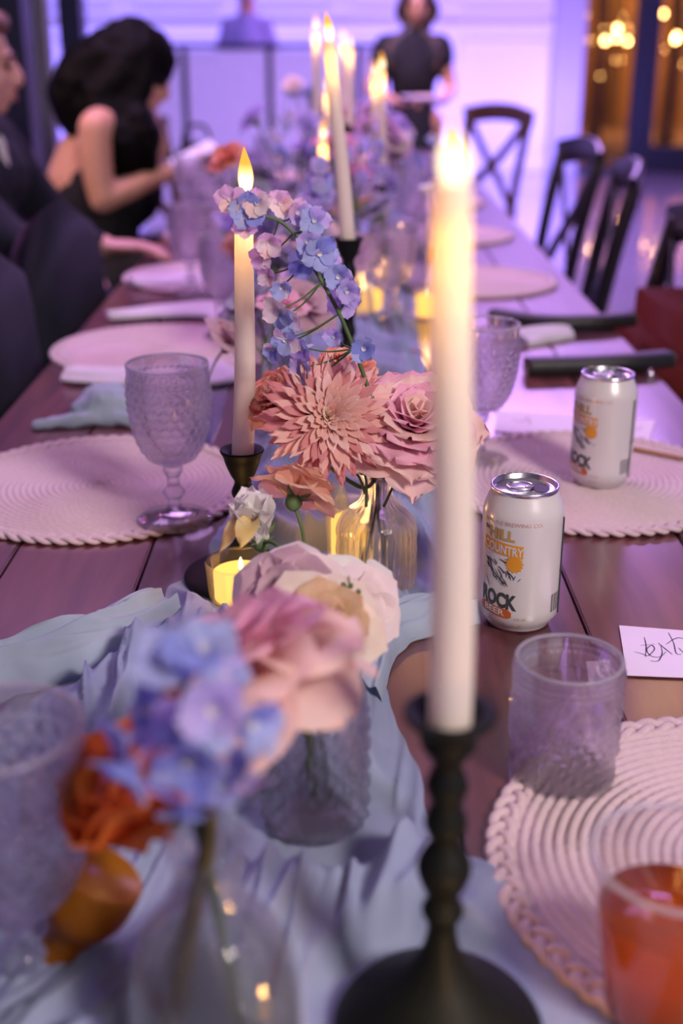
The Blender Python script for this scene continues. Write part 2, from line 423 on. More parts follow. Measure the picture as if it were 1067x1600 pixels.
# glazed opening in the back wall
def glazed(name, x0, x1, y, z1, rail, parts=True):
    r = bpy.data.objects.new(name, None); C.objects.link(r); r['kind'] = 'structure'; r.location = ((x0 + x1) / 2, y, 0)
    w_ = x1 - x0; a = .11
    for nm, vf in (('stile', box(-w_ / 2 + a / 2, 0, z1 / 2, a, .1, z1, .005)), ('stile', box(w_ / 2 - a / 2, 0, z1 / 2, a, .1, z1, .005)),
                   ('rail', box(0, 0, rail / 2, w_ - 2 * a, .09, rail, .005)), ('rail', box(0, 0, z1 - .06, w_ - 2 * a, .09, .12, .005))):
        o = mo(nm, vf[0], vf[1], M['dark'], r, False)
    g = box(0, 0, (z1 + rail) / 2, w_ - 2 * a, .012, z1 - rail - .1); mo('pane', g[0], g[1], M['glass_pane'], r, False)
    return r
xa = Q(858, 150, WB).x; xb = Q(903, 150, WB).x; xc = Q(1004, 150, WB).x
glazed('window_1', xb - .1, xc, WB, 3.2, .05)
glazed('door_1', xc, 5.4, WB, 3.2, .24)
struct('trim_2', box((xa + xb) / 2, WB - .02, 1.65, xb - xa, .3, 3.3), M['curtain'])
# side walls
def frame_post(name, x, y, wx, wy, m): return struct(name, box(x, y, 1.65, wx, wy, 3.3), m)
struct('wall_left', box(-4.6, 5.5, 1.65, .2, 13, 3.3), M['wall'])
struct('wall_right', box(5.45, 5.5, 1.65, .2, 13, 3.3), M['wall'])
frame_post('trim_3', Q(118, 100, 7.0).x, 7.0, .12, .16, M['dark'])
frame_post('trim_4', Q(40, 100, 5.0).x - .06, 5.0, .16, .16, M['dark'])
vf = [], []
cu = []
n = 60
for i in range(n + 1):
    a = i / n; cu.append((Q(36, 80, 5.6).x + a * .12, 5.6 + .02 * sin(a * 40)))
V = [Vector((x, y, z)) for z in (.02, 3.2) for x, y in cu]; F = [(i, i + 1, n + 2 + i, n + 1 + i) for i in range(n)]
cr = mo('grey_curtain', V, F, M['curtain']); cr.modifiers.new('t', 'SOLIDIFY').thickness = .004
tagp(cr, 'grey floor-length curtain hanging beside the dark post', 'curtain')

# outside: patio, board fence, trees, strings of bulbs
struct('patio_ground', box(3.5, 18.6, -.06, 9, 13, .1), M['patio'])
fr = thing('board_fence', 'brown board fence across the patio behind the glass doors', 'fence', (4.4, 19, 0))
b0 = box(0, 0, 1.1, .23, .04, 2.2, .005); f0 = mo('board', b0[0], b0[1], M['fence'], fr, False)
for i in range(-14, 15):
    if i == 0: continue
    c = f0.copy(); C.objects.link(c); c.location = (i * .24, random.uniform(-.01, .01), random.uniform(-.02, .02))
for i, (px, Y, rr) in enumerate(((935, 14.8, .09), (960, 18.2, .12), (1050, 15.4, .11), (905, 17.6, .07))):
    x = Q(px, 100, Y).x; t_ = thing('patio_tree', ['thin tree trunk on the patio before the board fence', 'thick tree trunk in the middle pane of the patio doors', 'tree trunk seen through the pane by the door stile', 'slim trunk beside the white wall end outside'][i], 'tree', (x, Y, 0))
    tr = tube([(0, 0, 0), (.03, 0, 1.2), (-.05, .02, 2.4), (.05, 0, 3.6)], [rr, rr * .8, rr * .7, rr * .5], 10); mo('trunk', tr[0], tr[1], M['bark'], t_)
    for k in range(4):
        a = k * 1.7 + i; br = tube([(0, 0, 2.3), (cos(a) * .4, sin(a) * .4, 2.9), (cos(a) * .8, sin(a) * .8, 3.3)], [rr * .4, rr * .3, rr * .15], 6); mo('branch', br[0], br[1], M['bark'], t_)
bulb = ellipsoid((0, 0, 0), (.022, .022, .03), None, 10)
bulb_me = None
strings = [(15, 1.25, 13.2), (14, 1.0, 14.5), (12, .72, 15.5), (13, 1.15, 16.5)]
for si, (cnt, z0, Y) in enumerate([(9, 1.60, 13.4), (9, 1.52, 14.6), (8, 1.42, 16.0), (9, 1.72, 17.0)]):
    xs = [2.9 + (3.9 - .2 * si) * i / (cnt - 1) for i in range(cnt)]
    pts = [Vector((x, Y, z0 - .28 * sin(pi * (i / (cnt - 1)) * 2.0 + si) ** 2)) for i, x in enumerate(xs)]
    st = thing('string_lights', f'{["lowest", "second", "third", "topmost"][si]} string of warm round bulbs over the patio', 'string lights', (0, 0, 0), 0, 'bulb strings over the patio')
    tb = tube(pts, .006, 5); mo('cable', tb[0], tb[1], M['cord'], st)
    for p in pts:
        if bulb_me is None:
            ob = mo('bulb', bulb[0], bulb[1], M['bulb'], st); bulb_me = ob.data
        else:
            ob = bpy.data.objects.new('bulb', bulb_me); C.objects.link(ob); ob.parent = st
        ob.location = p + Vector((random.uniform(-.08, .08), 0, -.04 - random.uniform(0, .42)))
area('patio_lamp', (4.6, 16, 3.2), (4.6, 18.5, .6), 1.5, 260, (1.0, .45, .12))

# ================================================================== TABLE
tb_ = thing('dining_table', 'long polished reddish wood banquet table with plank top', 'table', (0, 0, 0))
XL, XR = -.44, .46; Y0, Y1 = .12, 5.45; nb = 7; bw = (XR - XL) / nb
for i in range(nb):
    x = XL + bw * (i + .5)
    vf = box(x, (Y0 + Y1) / 2, T - .018, bw - .0025, Y1 - Y0, .036, .0015); mo('plank', vf[0], vf[1], M['wood'][(i * 3) % 4], tb_, False)
for x in (XL + .05, XR - .05):
    vf = box(x, (Y0 + Y1) / 2, T - .08, .03, Y1 - Y0 - .1, .09); mo('apron', vf[0], vf[1], M['wood_dark'], tb_, False)
for y in (.3, 2.8, 5.2):
    for x in (XL + .07, XR - .07):
        vf = box(x, y, .36, .08, .08, .72, .006); mo('leg', vf[0], vf[1], M['wood_dark'], tb_, False)

# ================================================================== RUNNER (heightfield with real folds)
OBS = []     # (x, y, radius) where objects stand on the cloth
def interp(tab, y):
    if y <= tab[0][0]: return tab[0][1]
    for (a, b), (c, d) in zip(tab, tab[1:]):
        if y <= c:
            t = (y - a) / (c - a); t = t * t * (3 - 2 * t); return b + (d - b) * t
    return tab[-1][1]
def edge_tab(px): return sorted((P(x, y).y, P(x, y).x) for x, y in px)
rt = edge_tab([(960, 1600), (905, 1560), (775, 1390), (690, 1315), (655, 1220), (620, 1130), (585, 1060), (668, 980), (690, 860), (705, 760), (660, 560), (640, 430), (630, 300)])
lt = edge_tab([(-120, 1600), (-100, 1200), (50, 1110), (220, 1010), (262, 935), (330, 862), (378, 760), (400, 640), (430, 500), (450, 400), (470, 300)])
rt = [(.12, .16)] + rt + [(5.3, .13)]; lt = [(.12, -.26)] + lt + [(5.3, -.12)]
stands = {}     # filled first so that the cloth lies flat under what stands on it
HOLD = [(705, 1537, .055), (378, 905, .045)]
def add_ob(p, r): OBS.append((p[0], p[1], r))
D_near = Q(703, 1115, .465); D_left = Q(377, 703, 1.005); D_mid = Q(544, 370, 1.55)
add_ob(D_near, .058); add_ob(D_left, .05); add_ob(D_mid, .05)
V_hob = P(492, 1282); V_near = Q(322, 1300, .43); V_near.z = T; V_rib = P(587, 915)
add_ob(V_hob + Vector((0, -.012, 0)), .046); add_ob(V_near, .04); add_ob(V_rib, .037)
VOT = [(378, 935), (545, 880)]
for x, y in VOT: add_ob(P(x, y), .032)
def runner_h(u, x, y):
    wv = noise.noise(Vector((x * 3, y * 2.2, 3.3))) * .9 + .5 * sin(y * 4.3)
    f = (x * 30 - y * 9 * sin(y * 2.1 + .7)) + wv * 2.4
    r1 = 1 - abs(noise.noise(Vector((f * .50, y * 2.4, 0)))) * 4.2
    r2 = 1 - abs(noise.noise(Vector((f * 1.15, y * 5.0, 7)))) * 4.5
    r3 = noise.noise(Vector((x * 90, y * 60, 1)))
    r4 = 1 - abs(noise.noise(Vector((f * 2.4, y * 8.0, 17)))) * 4.5
    r0 = 1 - abs(noise.noise(Vector((f * .22 + 5, y * 1.6, 31)))) * 3.2
    k0 = .55 + .9 * abs(noise.noise(Vector((x * 4, y * 3, 50))))
    h = (.023 * max(0, r0) ** 1.5 + .021 * max(0, r1) ** 1.3 * k0 + .014 * max(0, r2) ** 1.3 * k0 + .0035 * max(0, r4) ** 1.2) + .004 * (1 + noise.noise(Vector((f * .3, y * 3, 77)))) + .0005 * r3 + .0015
    e = min(1, min(u, 1 - u) * 6); h *= .15 + .85 * e * e * (3 - 2 * e)
    for ox, oy, rr in OBS:
        d = sqrt((x - ox) ** 2 + (y - oy) ** 2)
        if d < rr + .022:
            k = max(0, (d - rr - .004) / .018); h = .0012 + (h - .0012) * k * k * (3 - 2 * k)
    return h
nu = 170; ys = []; y = .14
while y < 5.3: ys.append(y); y += .0030 * max(1, (y / .8) ** 1.6)
V = []; 
for y in ys:
    a = interp(lt, y) + .008 * noise.noise(Vector((y * 18, 1, 0))); b = interp(rt, y) + .010 * noise.noise(Vector((y * 18, 9, 0)))
    for i in range(nu + 1):
        u = i / nu; x = a + (b - a) * u
        V.append(Vector((x, y, T + runner_h(u, x, y))))
F = [(j * (nu + 1) + i, j * (nu + 1) + i + 1, (j + 1) * (nu + 1) + i + 1, (j + 1) * (nu + 1) + i) for j in range(len(ys) - 1) for i in range(nu)]
run = mo('table_runner', V, F, M['gauze'])
tagp(run, 'dusty blue gauze runner bunched in folds down the table centre', 'table runner')

# cloth napkins: fused, wrinkled
def cloth_lump(name, pieces, m, label, group=None, disp=.004, vox=.003):
    o = fuse(name, pieces, m, vox, 3, None, disp, 45); tagp(o, label, 'napkin', group); return o
a = P(-60, 1075); b = P(120, 1030); c_ = P(262, 985)
def fold_strip(pts, wid, hgt, nfold=5, seed=0, nx=46, flat=.3):
    """a bunched length of cloth laid along pts: folds run along it"""
    pts = spline(pts, 10); V = []; n_ = len(pts)
    for k, p in enumerate(pts):
        t = (pts[min(k + 1, n_ - 1)] - pts[max(k - 1, 0)]); t.z = 0; t.normalize(); s = Vector((-t.y, t.x, 0))
        wl = wid[0] + (wid[1] - wid[0]) * k / (n_ - 1); wl *= 1 + .15 * noise.noise(Vector((k * .2, seed, 0)))
        for i in range(nx + 1):
            u = i / nx * 2 - 1
            h = hgt * sqrt(max(0, 1 - u * u)) * (.75 + .35 * (1 - 2 * abs(noise.noise(Vector((u * nfold * .5 + .4 * noise.noise(Vector((k * .07, 0, seed))), k * .035, seed)))))) + .0015
            h *= 1 + .25 * noise.noise(Vector((u * 3, k * .12, seed + 5)))
            V.append(p + s * (u * wl / 2) + Vector((0, 0, max(.001, h))))
    # underside closes it
    F = [(j * (nx + 1) + i, j * (nx + 1) + i + 1, (j + 1) * (nx + 1) + i + 1, (j + 1) * (nx + 1) + i) for j in range(n_ - 1) for i in range(nx)]
    nV = len(V)
    V += [Vector((v.x, v.y, min(v.z, pts[0].z + .0006))) for v in V]
    F += [tuple(nV + q for q in f)[::-1] for f in F]
    return V, F
vf = fold_strip([P(-120, 1105), P(-10, 1062), P(90, 1040), P(185, 1012), P(262, 978)], (.075, .06), .032, 6, 2)
o = mo('gauze_napkin', vf[0], vf[1], M['bluecloth']); tagp(o, 'pale blue gauze napkin bunched across the runner, its tail pointing at the table edge', 'napkin')
vf = fold_strip([P(545, 1100), P(575, 1020), P(630, 985), P(690, 968), P(735, 960)], (.05, .04), .022, 5, 8)
o = mo('gauze_napkin', vf[0], vf[1], M['bluecloth']); tagp(o, 'pale blue gauze fold curling round the ribbed bottle vase', 'napkin')

# ================================================================== PLACE MATS
def build_mat():
    r0 = thing('placemat', 'x', 'placemat')
    R = .150; pitch = .0070; rings = int(R / pitch)
    n = 432; V = []; F = []; K = rings * 6
    for k in range(K + 1):
        for i in range(n):
            a = 2 * pi * i / n; r = .0008 + (R - .0008) * k / K
            ph = r / pitch - a / (2 * pi)
            ring = abs(sin(pi * ph)); tw = sin(a * 72 + int(ph) * 2.4) * .5
            z = .0004 + .0044 * ring ** .55 + .0006 * tw * ring + .0006 * noise.noise(Vector((r * 40 * cos(a), r * 40 * sin(a), 0)))
            V.append(Vector((r * cos(a), r * sin(a), z)))
    for k in range(K):
        for i in range(n):
            j = (i + 1) % n; F.append((k * n + i, k * n + j, (k + 1) * n + j, (k + 1) * n + i))
    mo('coil', V, F, M['mat'], r0)
    # braided rim: three strands weaving round
    base = (.1575, .0034)
    L = 66
    for s in range(3):
        pts = []
        m_ = 500
        for i in range(m_):
            a = 2 * pi * i / m_; t = a * L / 3 + s * 2 * pi / 3
            pts.append(Vector(((base[0] + .0062 * sin(t)) * cos(a), (base[0] + .0062 * sin(t)) * sin(a), base[1] + .0016 * sin(2 * t))))
        V = []; F = []; q = 6
        for i, p in enumerate(pts):
            tn = (pts[(i + 1) % m_] - pts[i - 1]).normalized(); up = Vector((0, 0, 1)); sd = tn.cross(up).normalized(); u2 = sd.cross(tn)
            for k in range(q):
                b = 2 * pi * k / q; V.append(p + (sd * cos(b) * 1.5 + u2 * sin(b)) * .0024)
        for i in range(m_):
            for k in range(q):
                F.append((i * q + k, i * q + (k + 1) % q, ((i + 1) % m_) * q + (k + 1) % q, ((i + 1) % m_) * q + k))
        mo('braid_strand', V, F, M['mat'], r0)
    return r0
matp = build_mat()
mats = [((-.262, 1.245), 'cream braided round placemat under the goblet with wet sparkle beside the runner'),
        ((.27, 1.265), 'cream braided round placemat under the farther beer can'),
        ((.252, .59), 'cream braided round placemat under the plastic cup of amber drink'),
        ((-.285, 1.86), 'cream round placemat beyond the knotted blue napkin'),
        ((-.275, 2.47), 'cream round placemat under the pointed white napkin'),
        ((.262, 2.42), 'bare cream round placemat just past the bag straps'),
        ((-.27, 3.05), 'cream round placemat at the suited man\'s elbow'),
        ((.255, 3.02), 'cream round placemat level with the second black chair'),
        ((-.265, 3.65), 'cream round placemat in front of the seated woman'),
        ((.255, 3.65), 'cream round placemat near the far end on the chair side'),
        ((-.26, 4.35), 'last cream placemat past the seated woman')]
for i, ((x, y), lab) in enumerate(mats):
    if i == 0: o = matp; o.location = (x, y, T + .0005); o['label'] = lab; o['group'] = 'round braided placemats'
    else: dup(matp, (x, y, T + .0005), i * 1.3, lab, 'round braided placemats')
MZ = T + .0055     # surface of a mat

# ================================================================== GLASSWARE
def shell(prof_out, thick, n=96, disp=None, open_top=True):
    """outer profile bottom->top, inner returns down; closed solid of glass"""
    outer = prof_out
    inner = [(max(.0005, r - thick), z) for r, z in reversed(prof_out) if z > prof_out[0][1] + thick]
    zt = prof_out[0][1] + thick
    prof = [(0.0004, prof_out[0][1])] + outer + [(outer[-1][0] - thick / 2, outer[-1][1] + thick * .5)] + inner + [(.0004, zt)]
    return lathe(prof, n, (lambda a, z, r, k: disp(a, z, r) if (disp and 1 <= k <= len(outer)) else 0))
def bead(a, z, na, a0, z0, R, s, h):
    """one row of round beads"""
    st = 2 * pi / na; da = ((a - a0 + st / 2) % st) - st / 2
    d2 = ((da * R) ** 2 + (z - z0) ** 2) / (s * s)
    return h * sqrt(1 - d2) if d2 < 1 else 0
def goblet_disp(a, z, r):
    if z < .063: return 0
    h = 0
    if z < .140:
        R = max(r, .02); rows = int((z - .063) / .0082); zz = .063 + (rows + .5) * .0082
        h = bead(a, z, 24, (rows % 2) * pi / 24, zz, R, .0041, .0030)
    elif z < .152:
        h = bead(a, z, 36, 0, .146, r, .003, .0013)
    return h
def make_goblet(name='goblet', h=.162):
    g = thing(name, 'x', 'goblet')
    foot = [(.0365, 0), (.0372, .002), (.035, .0042), (.022, .0062), (.0105, .010), (.0072, .015)]
    stem = [(.0072, .015), (.0070, .022), (.0095, .026), (.0118, .030), (.0095, .034), (.0068, .038), (.0064, .046), (.0088, .050), (.010, .054), (.009, .057)]
    bowl = [(.0095, .058), (.019, .064), (.0275, .075), (.0335, .090), (.0372, .108), (.0390, .126), (.0396, .145), (.0400, .160)]
    fp = lathe([(.0004, 0)] + foot + [(.0004, .016)], 64, lambda a, z, r, k: .0008 * abs(sin(a * 16)) if z < .006 and r > .03 else 0)
    mo('foot', fp[0], fp[1], M['cut'], g)
    sp = lathe([(.0004, .014)] + smooth_prof(stem, 3) + [(.0004, .058)], 24); mo('stem', sp[0], sp[1], M['cut'], g)
    bp = shell(smooth_prof(bowl, 15), .0022, 210, goblet_disp); mo('bowl', bp[0], bp[1], M['cut'], g)
    lp_ = lathe([(.0389 + .0014 * cos(t), .1610 + .0014 * sin(t)) for t in [2 * pi * i / 8 for i in range(8)]], 64, closed=True); mo('rim', lp_[0], lp_[1], M['rim'], g)
    return g
gob = make_goblet()
gp = Q(256, 574, 1.148)
gob.location = (P(274, 812, MZ).x, P(274, 812, MZ).y, MZ); gob['label'] = 'clear embossed goblet standing on the placemat, sparkling bowl'
def place_gob(p, z, lab, grp='embossed goblets', rz=0, s=None):
    return dup(gob, (p[0], p[1], z), rz, lab, grp, s)
gob['group'] = 'embossed goblets'
place_gob(Q(757, 503, 1.333), T, 'clear beaded goblet half hidden behind the big candle', rz=.3)
place_gob((-.158, .481), T + .004, 'large-looking clear goblet with beaded rim cut by the frame edge, next to the amber cup', rz=.8)
gl = [((355, 530), 'goblet at the far edge of the second placemat'), ((300, 462), 'goblet beside the pointed white napkin'), ((345, 430), 'goblet behind the pointed napkin nearer the runner'),
      ((325, 392), 'goblet by the suited man\'s hand'), ((372, 372), 'goblet beside the pink rose behind the slim candle'), ((300, 350), 'goblet before the seated woman\'s elbow'),
      ((395, 440), 'goblet tucked between the runner and the placemats on the seated woman side'), ((640, 385), 'goblet beyond the water bottle'), ((612, 505), 'goblet between the votives and the big candle'), ((655, 345), 'goblet far along the chair side of the runner'), ((420, 300), 'goblet far along the seated woman\'s side')]
for i, ((x, y), lab) in enumerate(gl): place_gob(P(x, y), T + .006, lab, rz=i)

# tumbler with medallions
def tumbler_disp(a, z, r):
    h = bead(a, z, 56, 0, .080, r, .0019, .0017) + bead(a, z, 56, pi / 56, .0755, r, .0019, .0017)
    st = 2 * pi / 5; da = ((a + st / 2) % st) - st / 2
    x = da * r; y = z - .042
    d = sqrt(x * x + y * y)
    for R, w in ((.019, .0009), (.0165, .0006), (.006, .0008)):
        h += .0017 * exp(-((d - R) / w) ** 2)
    ang = atan2(y, x)
    if .006 < d < .0165: h += .0018 * max(0, cos(ang * 8)) * exp(-((d - .011) / .004) ** 2)
    if .019 < d < .023: h += .0014 * max(0, cos(ang * 22))
    db = ((a) % st) - st / 2; x = db * r
    for zc in (.014, .042, .068):
        d = sqrt(x * x + (z - zc) ** 2); h += .0011 * exp(-((d - .0045) / .0009) ** 2) + .001 * exp(-(d / .0018) ** 2)
    if z < .012: h += .0007 * abs(sin(a * 26))
    return h
tm = thing('tumbler', 'clear embossed tumbler with scrolled medallions between beer can and placemat', 'glass tumbler', (P(876, 1212).x, P(876, 1212).y, T + .001))
prof = [(.030, 0), (.0335, .0015)] + [(.0342 + .0006 * k / 60, .003 + .083 * k / 60) for k in range(61)]
vf = shell(prof, .0028, 220, tumbler_disp); mo('glass_wall', vf[0], vf[1], M['cut'], tm)
vf = lathe([(.0335 + .0015 * cos(t), .0868 + .0013 * sin(t)) for t in [2 * pi * i / 8 for i in range(8)]], 72, closed=True); mo('rim', vf[0], vf[1], M['rim'], tm)
tumb2 = dup(tm, (P(305, 362).x, P(305, 362).y, T + .006), 0, 'embossed tumbler holding a dark red drink near the seated woman')
vf = lathe([(.0004, .004), (.030, .004), (.031, .05), (.0004, .05)], 32); mo('red_drink', vf[0], vf[1], M['reddrink'], tumb2)
for (x, y), lab in (((590, 470), 'embossed tumbler by the paired glowing votives'), ((640, 455), 'embossed tumbler in front of the water bottle'), ((690, 395), 'embossed tumbler at the edge of the runner by the far placemat'), ((365, 480), 'embossed tumbler between runner and second placemat')):
    dup(tm, (P(x, y).x, P(x, y).y, T + .006), x, lab, 'embossed tumblers')

# plastic cup with amber drink
cp = thing('plastic_cup', 'clear plastic cup half full of amber drink on the braided placemat', 'plastic cup', (.160, .475, MZ))
prof = [(.0275, 0), (.0283, .002)] + [(.0285 + .0125 * (k / 20), .003 + .088 * k / 20) for k in range(21)]
vf = shell(prof, .0008, 72); mo('cup_wall', vf[0], vf[1], M['plastic'], cp)
rp_ = [(.0412 + .0016 * cos(t), .0925 + .0016 * sin(t)) for t in [2 * pi * i / 10 for i in range(10)]]
vf = lathe(rp_, 72, closed=True); mo('rolled_rim', vf[0], vf[1], M['rim'], cp)
vf = lathe([(.0004, .0018), (.0272, .0018)] + [(.0275 + .0125 * (k / 20), .003 + .088 * k / 20) for k in range(1, 14)] + [(.0355, .0615), (.0004, .0612)], 72); mo('amber_drink', vf[0], vf[1], M['beer'], cp)

# vases
def make_vase(name, label, loc, outer, disp=None, water=None, m='glass', thick=.002, n=120, sub=8):
    v = thing(name, label, 'vase', loc)
    vf = shell(smooth_prof(outer, sub), thick, n, disp); mo('glass_body', vf[0], vf[1], M[m], v)
    if water:
        pr = [p for p in smooth_prof(outer, 6) if p[1] < water]
        pr = [(.0004, thick * 1.3)] + [(max(.001, r - thick * 1.25), max(z, thick * 1.3)) for r, z in pr] + [(max(.001, pr[-1][0] - thick * 1.25), water), (.0004, water)]
        vf = lathe(pr, 48); mo('water', vf[0], vf[1], M['water'], v)
    return v
def diamond(a, z, r):
    if z < .004 or z > .080: return 0
    u = a * 18 / pi; w_ = z / .0068
    p1 = abs(((u + w_) % 2) - 1); p2 = abs(((u - w_) % 2) - 1)
    return .0036 * min(p1, p2)
vh = make_vase('hobnail_vase', 'short diamond-cut glass vase holding the big pink rose', (V_hob.x, V_hob.y, T + .002), [(.028, 0), (.031, .003), (.0318, .02), (.0318, .05), (.0315, .075), (.030, .084), (.0315, .092)], diamond, None, 'cut', .003, 216, 10)
def ribs(a, z, r):
    if z > .062: return .0004 * sin(a * 20)
    return .0012 * abs(sin(a * 17)) * (1 - .6 * abs(sin(z * 180)))
vr = make_vase('bottle_vase', 'ribbed clear bottle vase with flared lip holding the chrysanthemum', (V_rib.x, V_rib.y, T + .002), [(.031, 0), (.0345, .004), (.0355, .015), (.0350, .040), (.0345, .056), (.030, .066), (.018, .076), (.0132, .084), (.0128, .098), (.0165, .105)], ribs, .055, 'cut', .002, 204, 8)
vn = make_vase('bottle_vase', 'plain clear bottle vase holding the blurred blue delphinium', (V_near.x, V_near.y, T + .002), [(.034, 0), (.0385, .004), (.040, .02), (.039, .06), (.033, .085), (.021, .102), (.0165, .112), (.016, .128), (.0195, .138)], None, .075, 'glass', .002, 64, 8)

# ================================================================== CANDLES
HP = [(1.45, 0), (1.5, .012), (1.48, .03), (1.30, .055), (1.0, .085), (.72, .12), (.48, .165), (.32, .21), (.26, .235)]
def candlestick(loc, h, label, group='black turned candlesticks', prof=None):
    k = h
    c = thing('candlestick', label, 'candlestick', loc, 0, group)
    R = .037
    b = [(R * r, z * .16) for r, z in HP]
    zb = b[-1][1]
    body = list(b)
    # bead stack from zb to h-.03
    seq = [(.0100, .30), (.0135, .38), (.0100, .46), (.0088, .50)]
    nbead = max(3, int((h - .03 - zb) / .024))
    st = (h - .030 - zb) / nbead
    for i in range(nbead):
        rr = .0105 if i != 1 else .0138
        z0 = zb + i * st
        body += [(.0078, z0 + st * .05), (rr * .92, z0 + st * .32), (rr, z0 + st * .5), (rr * .92, z0 + st * .68)]
    body += [(.0075, h - .029), (.0110, h - .022), (.0150, h - .012), (.0165, h - .006), (.0190, h - .0015), (.0193, h), (.0180, h + .001), (.0125, h - .002), (.0108, h - .004)]
    if prof: body = prof
    vf = lathe([(.0004, 0)] + smooth_prof(body, 4) + [(.0104, h - .014), (.0004, h - .014)], 48); mo('turned_body', vf[0], vf[1], M['iron'], c)
    return c
def flame(parent, z, s=1.0, lean=0):
    pr = [(.0022, 0), (.0042, .002), (.0062, .006), (.0074, .012), (.0076, .017), (.0068, .024), (.0050, .031), (.0032, .037), (.0016, .042), (.0003, .0455)]
    V, F = lathe([(.0002, 0)] + smooth_prof(pr, 3), 28)
    sw, sz = s if isinstance(s, tuple) else (s * .85, s * .78)
    V = [Vector((v[0] * sw, v[1] * sw, v[2] * sz)) for v in V]
    for v in V:
        t = v.z / (.045 * sz); v.x += -.0015 * sw * t * t * 1.5
    o = mo('flame', V, F, M['flame'], parent); o.location = (0, 0, z)
    return o
def taper(base, L, label, lean=(0, 0), r0=.0098, r1=.0074, power=.10, glow=.05, group='ivory LED taper candles', fs=1.0):
    c = thing('taper_candle', label, 'candle', base, 0, group)
    c.rotation_euler = (lean[1], lean[0], 0)
    V, F = lathe([(.0003, 0)] + [(r0 + (r1 - r0) * k / 20, L * k / 20) for k in range(21)] + [(r1 * .93, L + .0015), (r1 * .6, L + .0004), (.0003, L - .001)], 32)
    for v in V: 
        t = v.z / L; v.x += .0012 * sin(t * 5); 
    mo('wax_body', V, F, M['wax'], c)
    flame(c, L - .0005, fs)
    point('led_inside', (0, 0, L - .018), glow, (1, .44, .07), .003, c)
    for q in range(1, 7 if fs != 1.0 else 3): point('glow_fade_light', (0, 0, L - .018 - .013 * q), glow * .50 ** q, (1, .50 + .03 * q, .10 + .04 * q), .003, c)  # extra lights added inside the wax to stretch the glow downwards
    point('led_tip', (0, 0, L + .030), power, (1, .55, .18), .009, c)
    return c
# near candle
def set_candle(px, yb, yt, Y, lab_s, lab_c, zbase=T + .0015, lean=0, **kw):
    b = Q(px[0], yb, Y); t = Q(px[1], yt, Y)
    h = b.z - zbase
    prof = None
    if Y < .6:
        pz = lambda py: max(0, Q(703, py, Y).z - zbase)
        prof = [(.050, 0), (.0515, .003), (.0505, .006), (.046, .012), (.037, .020), (.027, .028), (.018, .036), (.0125, .044), (.0085, .053), (.0068, pz(1443))]
        for py, rr in ((1421, 26), (1400, 18), (1378, 28), (1355, 35), (1335, 29), (1313, 17), (1300, 22), (1284, 27), (1268, 23), (1254, 18), (1240, 23), (1226, 27), (1210, 22), (1192, 17), (1172, 30), (1158, 37), (1146, 38), (1135, 44), (1122, 58), (1113, 62)):
            prof.append(((rr * 1.12 + 4) * (b.y * .93 + .1 + (pz(1113) - pz(py)) * .365) / FPX * 1.0, pz(py)))
        h = pz(1113); prof += [(.0172, h + .001), (.0125, h - .002), (.0108, h - .004)]
    candlestick((b.x, b.y, zbase), h, lab_s, prof=prof)
    L = (t - b).length + .012
    return taper((b.x, b.y, b.z - .012), L, lab_c, (math.atan2(t.x - b.x, t.z - b.z), 0), **kw)
set_candle((703, 712), 1113, 292, .465, 'tall black candlestick with stacked beads, largest in view', 'tallest-looking ivory taper, its flame beside the dark chair', glow=.0065, power=.07, fs=(.85, .56))
set_candle((378, 383), 703, 302, 1.005, 'black candlestick between the goblet mat and the runner', 'ivory taper rising behind the delphinium tips', glow=.011, fs=(.85, .8))
set_candle((544, 517), 372, 66, 1.55, 'tall slender black candlestick behind the delphinium', 'leaning ivory taper with its flame beside the waitress', glow=.014, power=.08)
far = [(505, 290, 217, 2.25, 'candlestick hidden low among pale flowers', 'short ivory taper among the pale flowers'),
       (494, 212, 46, 2.9, 'black candlestick behind the short taper', 'ivory taper at the back nearest the booth'),
       (597, 266, 108, 2.7, 'black candlestick beside the pink far blooms', 'ivory taper in front of the waitress\'s elbow'),
       (547, 196, 74, 3.3, 'candlestick straight behind the leaning taper', 'ivory taper just behind the leaning one'),
       (536, 190, 62, 3.6, 'far candlestick close to the table end', 'ivory taper farthest down the runner'),
       (512, 215, 140, 3.1, 'candlestick between the two clusters of tapers', 'low ivory taper seen between two taller ones'),
       (586, 255, 118, 3.0, 'candlestick half behind its neighbour with the pink blooms', 'ivory taper almost hidden behind its neighbour')]
for px, yb, yt, Y, a_, b_ in far: set_candle((px, px), yb, yt, Y, a_, b_, glow=.03, power=.06)

# votives: clear cup, glowing LED candle inside
def votive(loc, label, s=1.0, rx=.026, h=.05, power=.12):
    v = thing('votive', label, 'votive candle', loc, 0, 'glowing votives along the runner')
    vf = shell([(rx * .85, 0), (rx * .9, .002)] + [(rx * (.92 + .08 * k / 8), .004 + (h - .004) * k / 8) for k in range(9)], .002, 40, lambda a, z, r: .0006 * sin(a * 12)); mo('glass_cup', vf[0], vf[1], M['plastic'], v)
    vf = lathe([(.0004, .0025), (rx * .78, .0025), (rx * .80, h * .72), (rx * .7, h * .76), (.0004, h * .74)], 32); mo('led_candle', vf[0], vf[1], M['led'], v)
    vf = lathe([(.0004, 0), (.002, .001), (.003, .005), (.0018, .010), (.0004, .013)], 12); o = mo('wick_flame', vf[0], vf[1], M['flame'], v); o.location = (0, 0, h * .74)
    point('votive_glow', (0, 0, h + .012), power, (1, .5, .14), .01, v)
    return v
votive((*P(378, 940)[:2], T + .003), 'glowing votive at the foot of the slim candlestick beside the white bud', rx=.030, h=.036)
votive((*P(548, 882)[:2], T + .003), 'amber glowing votive behind the ribbed bottle vase', rx=.023, h=.058)
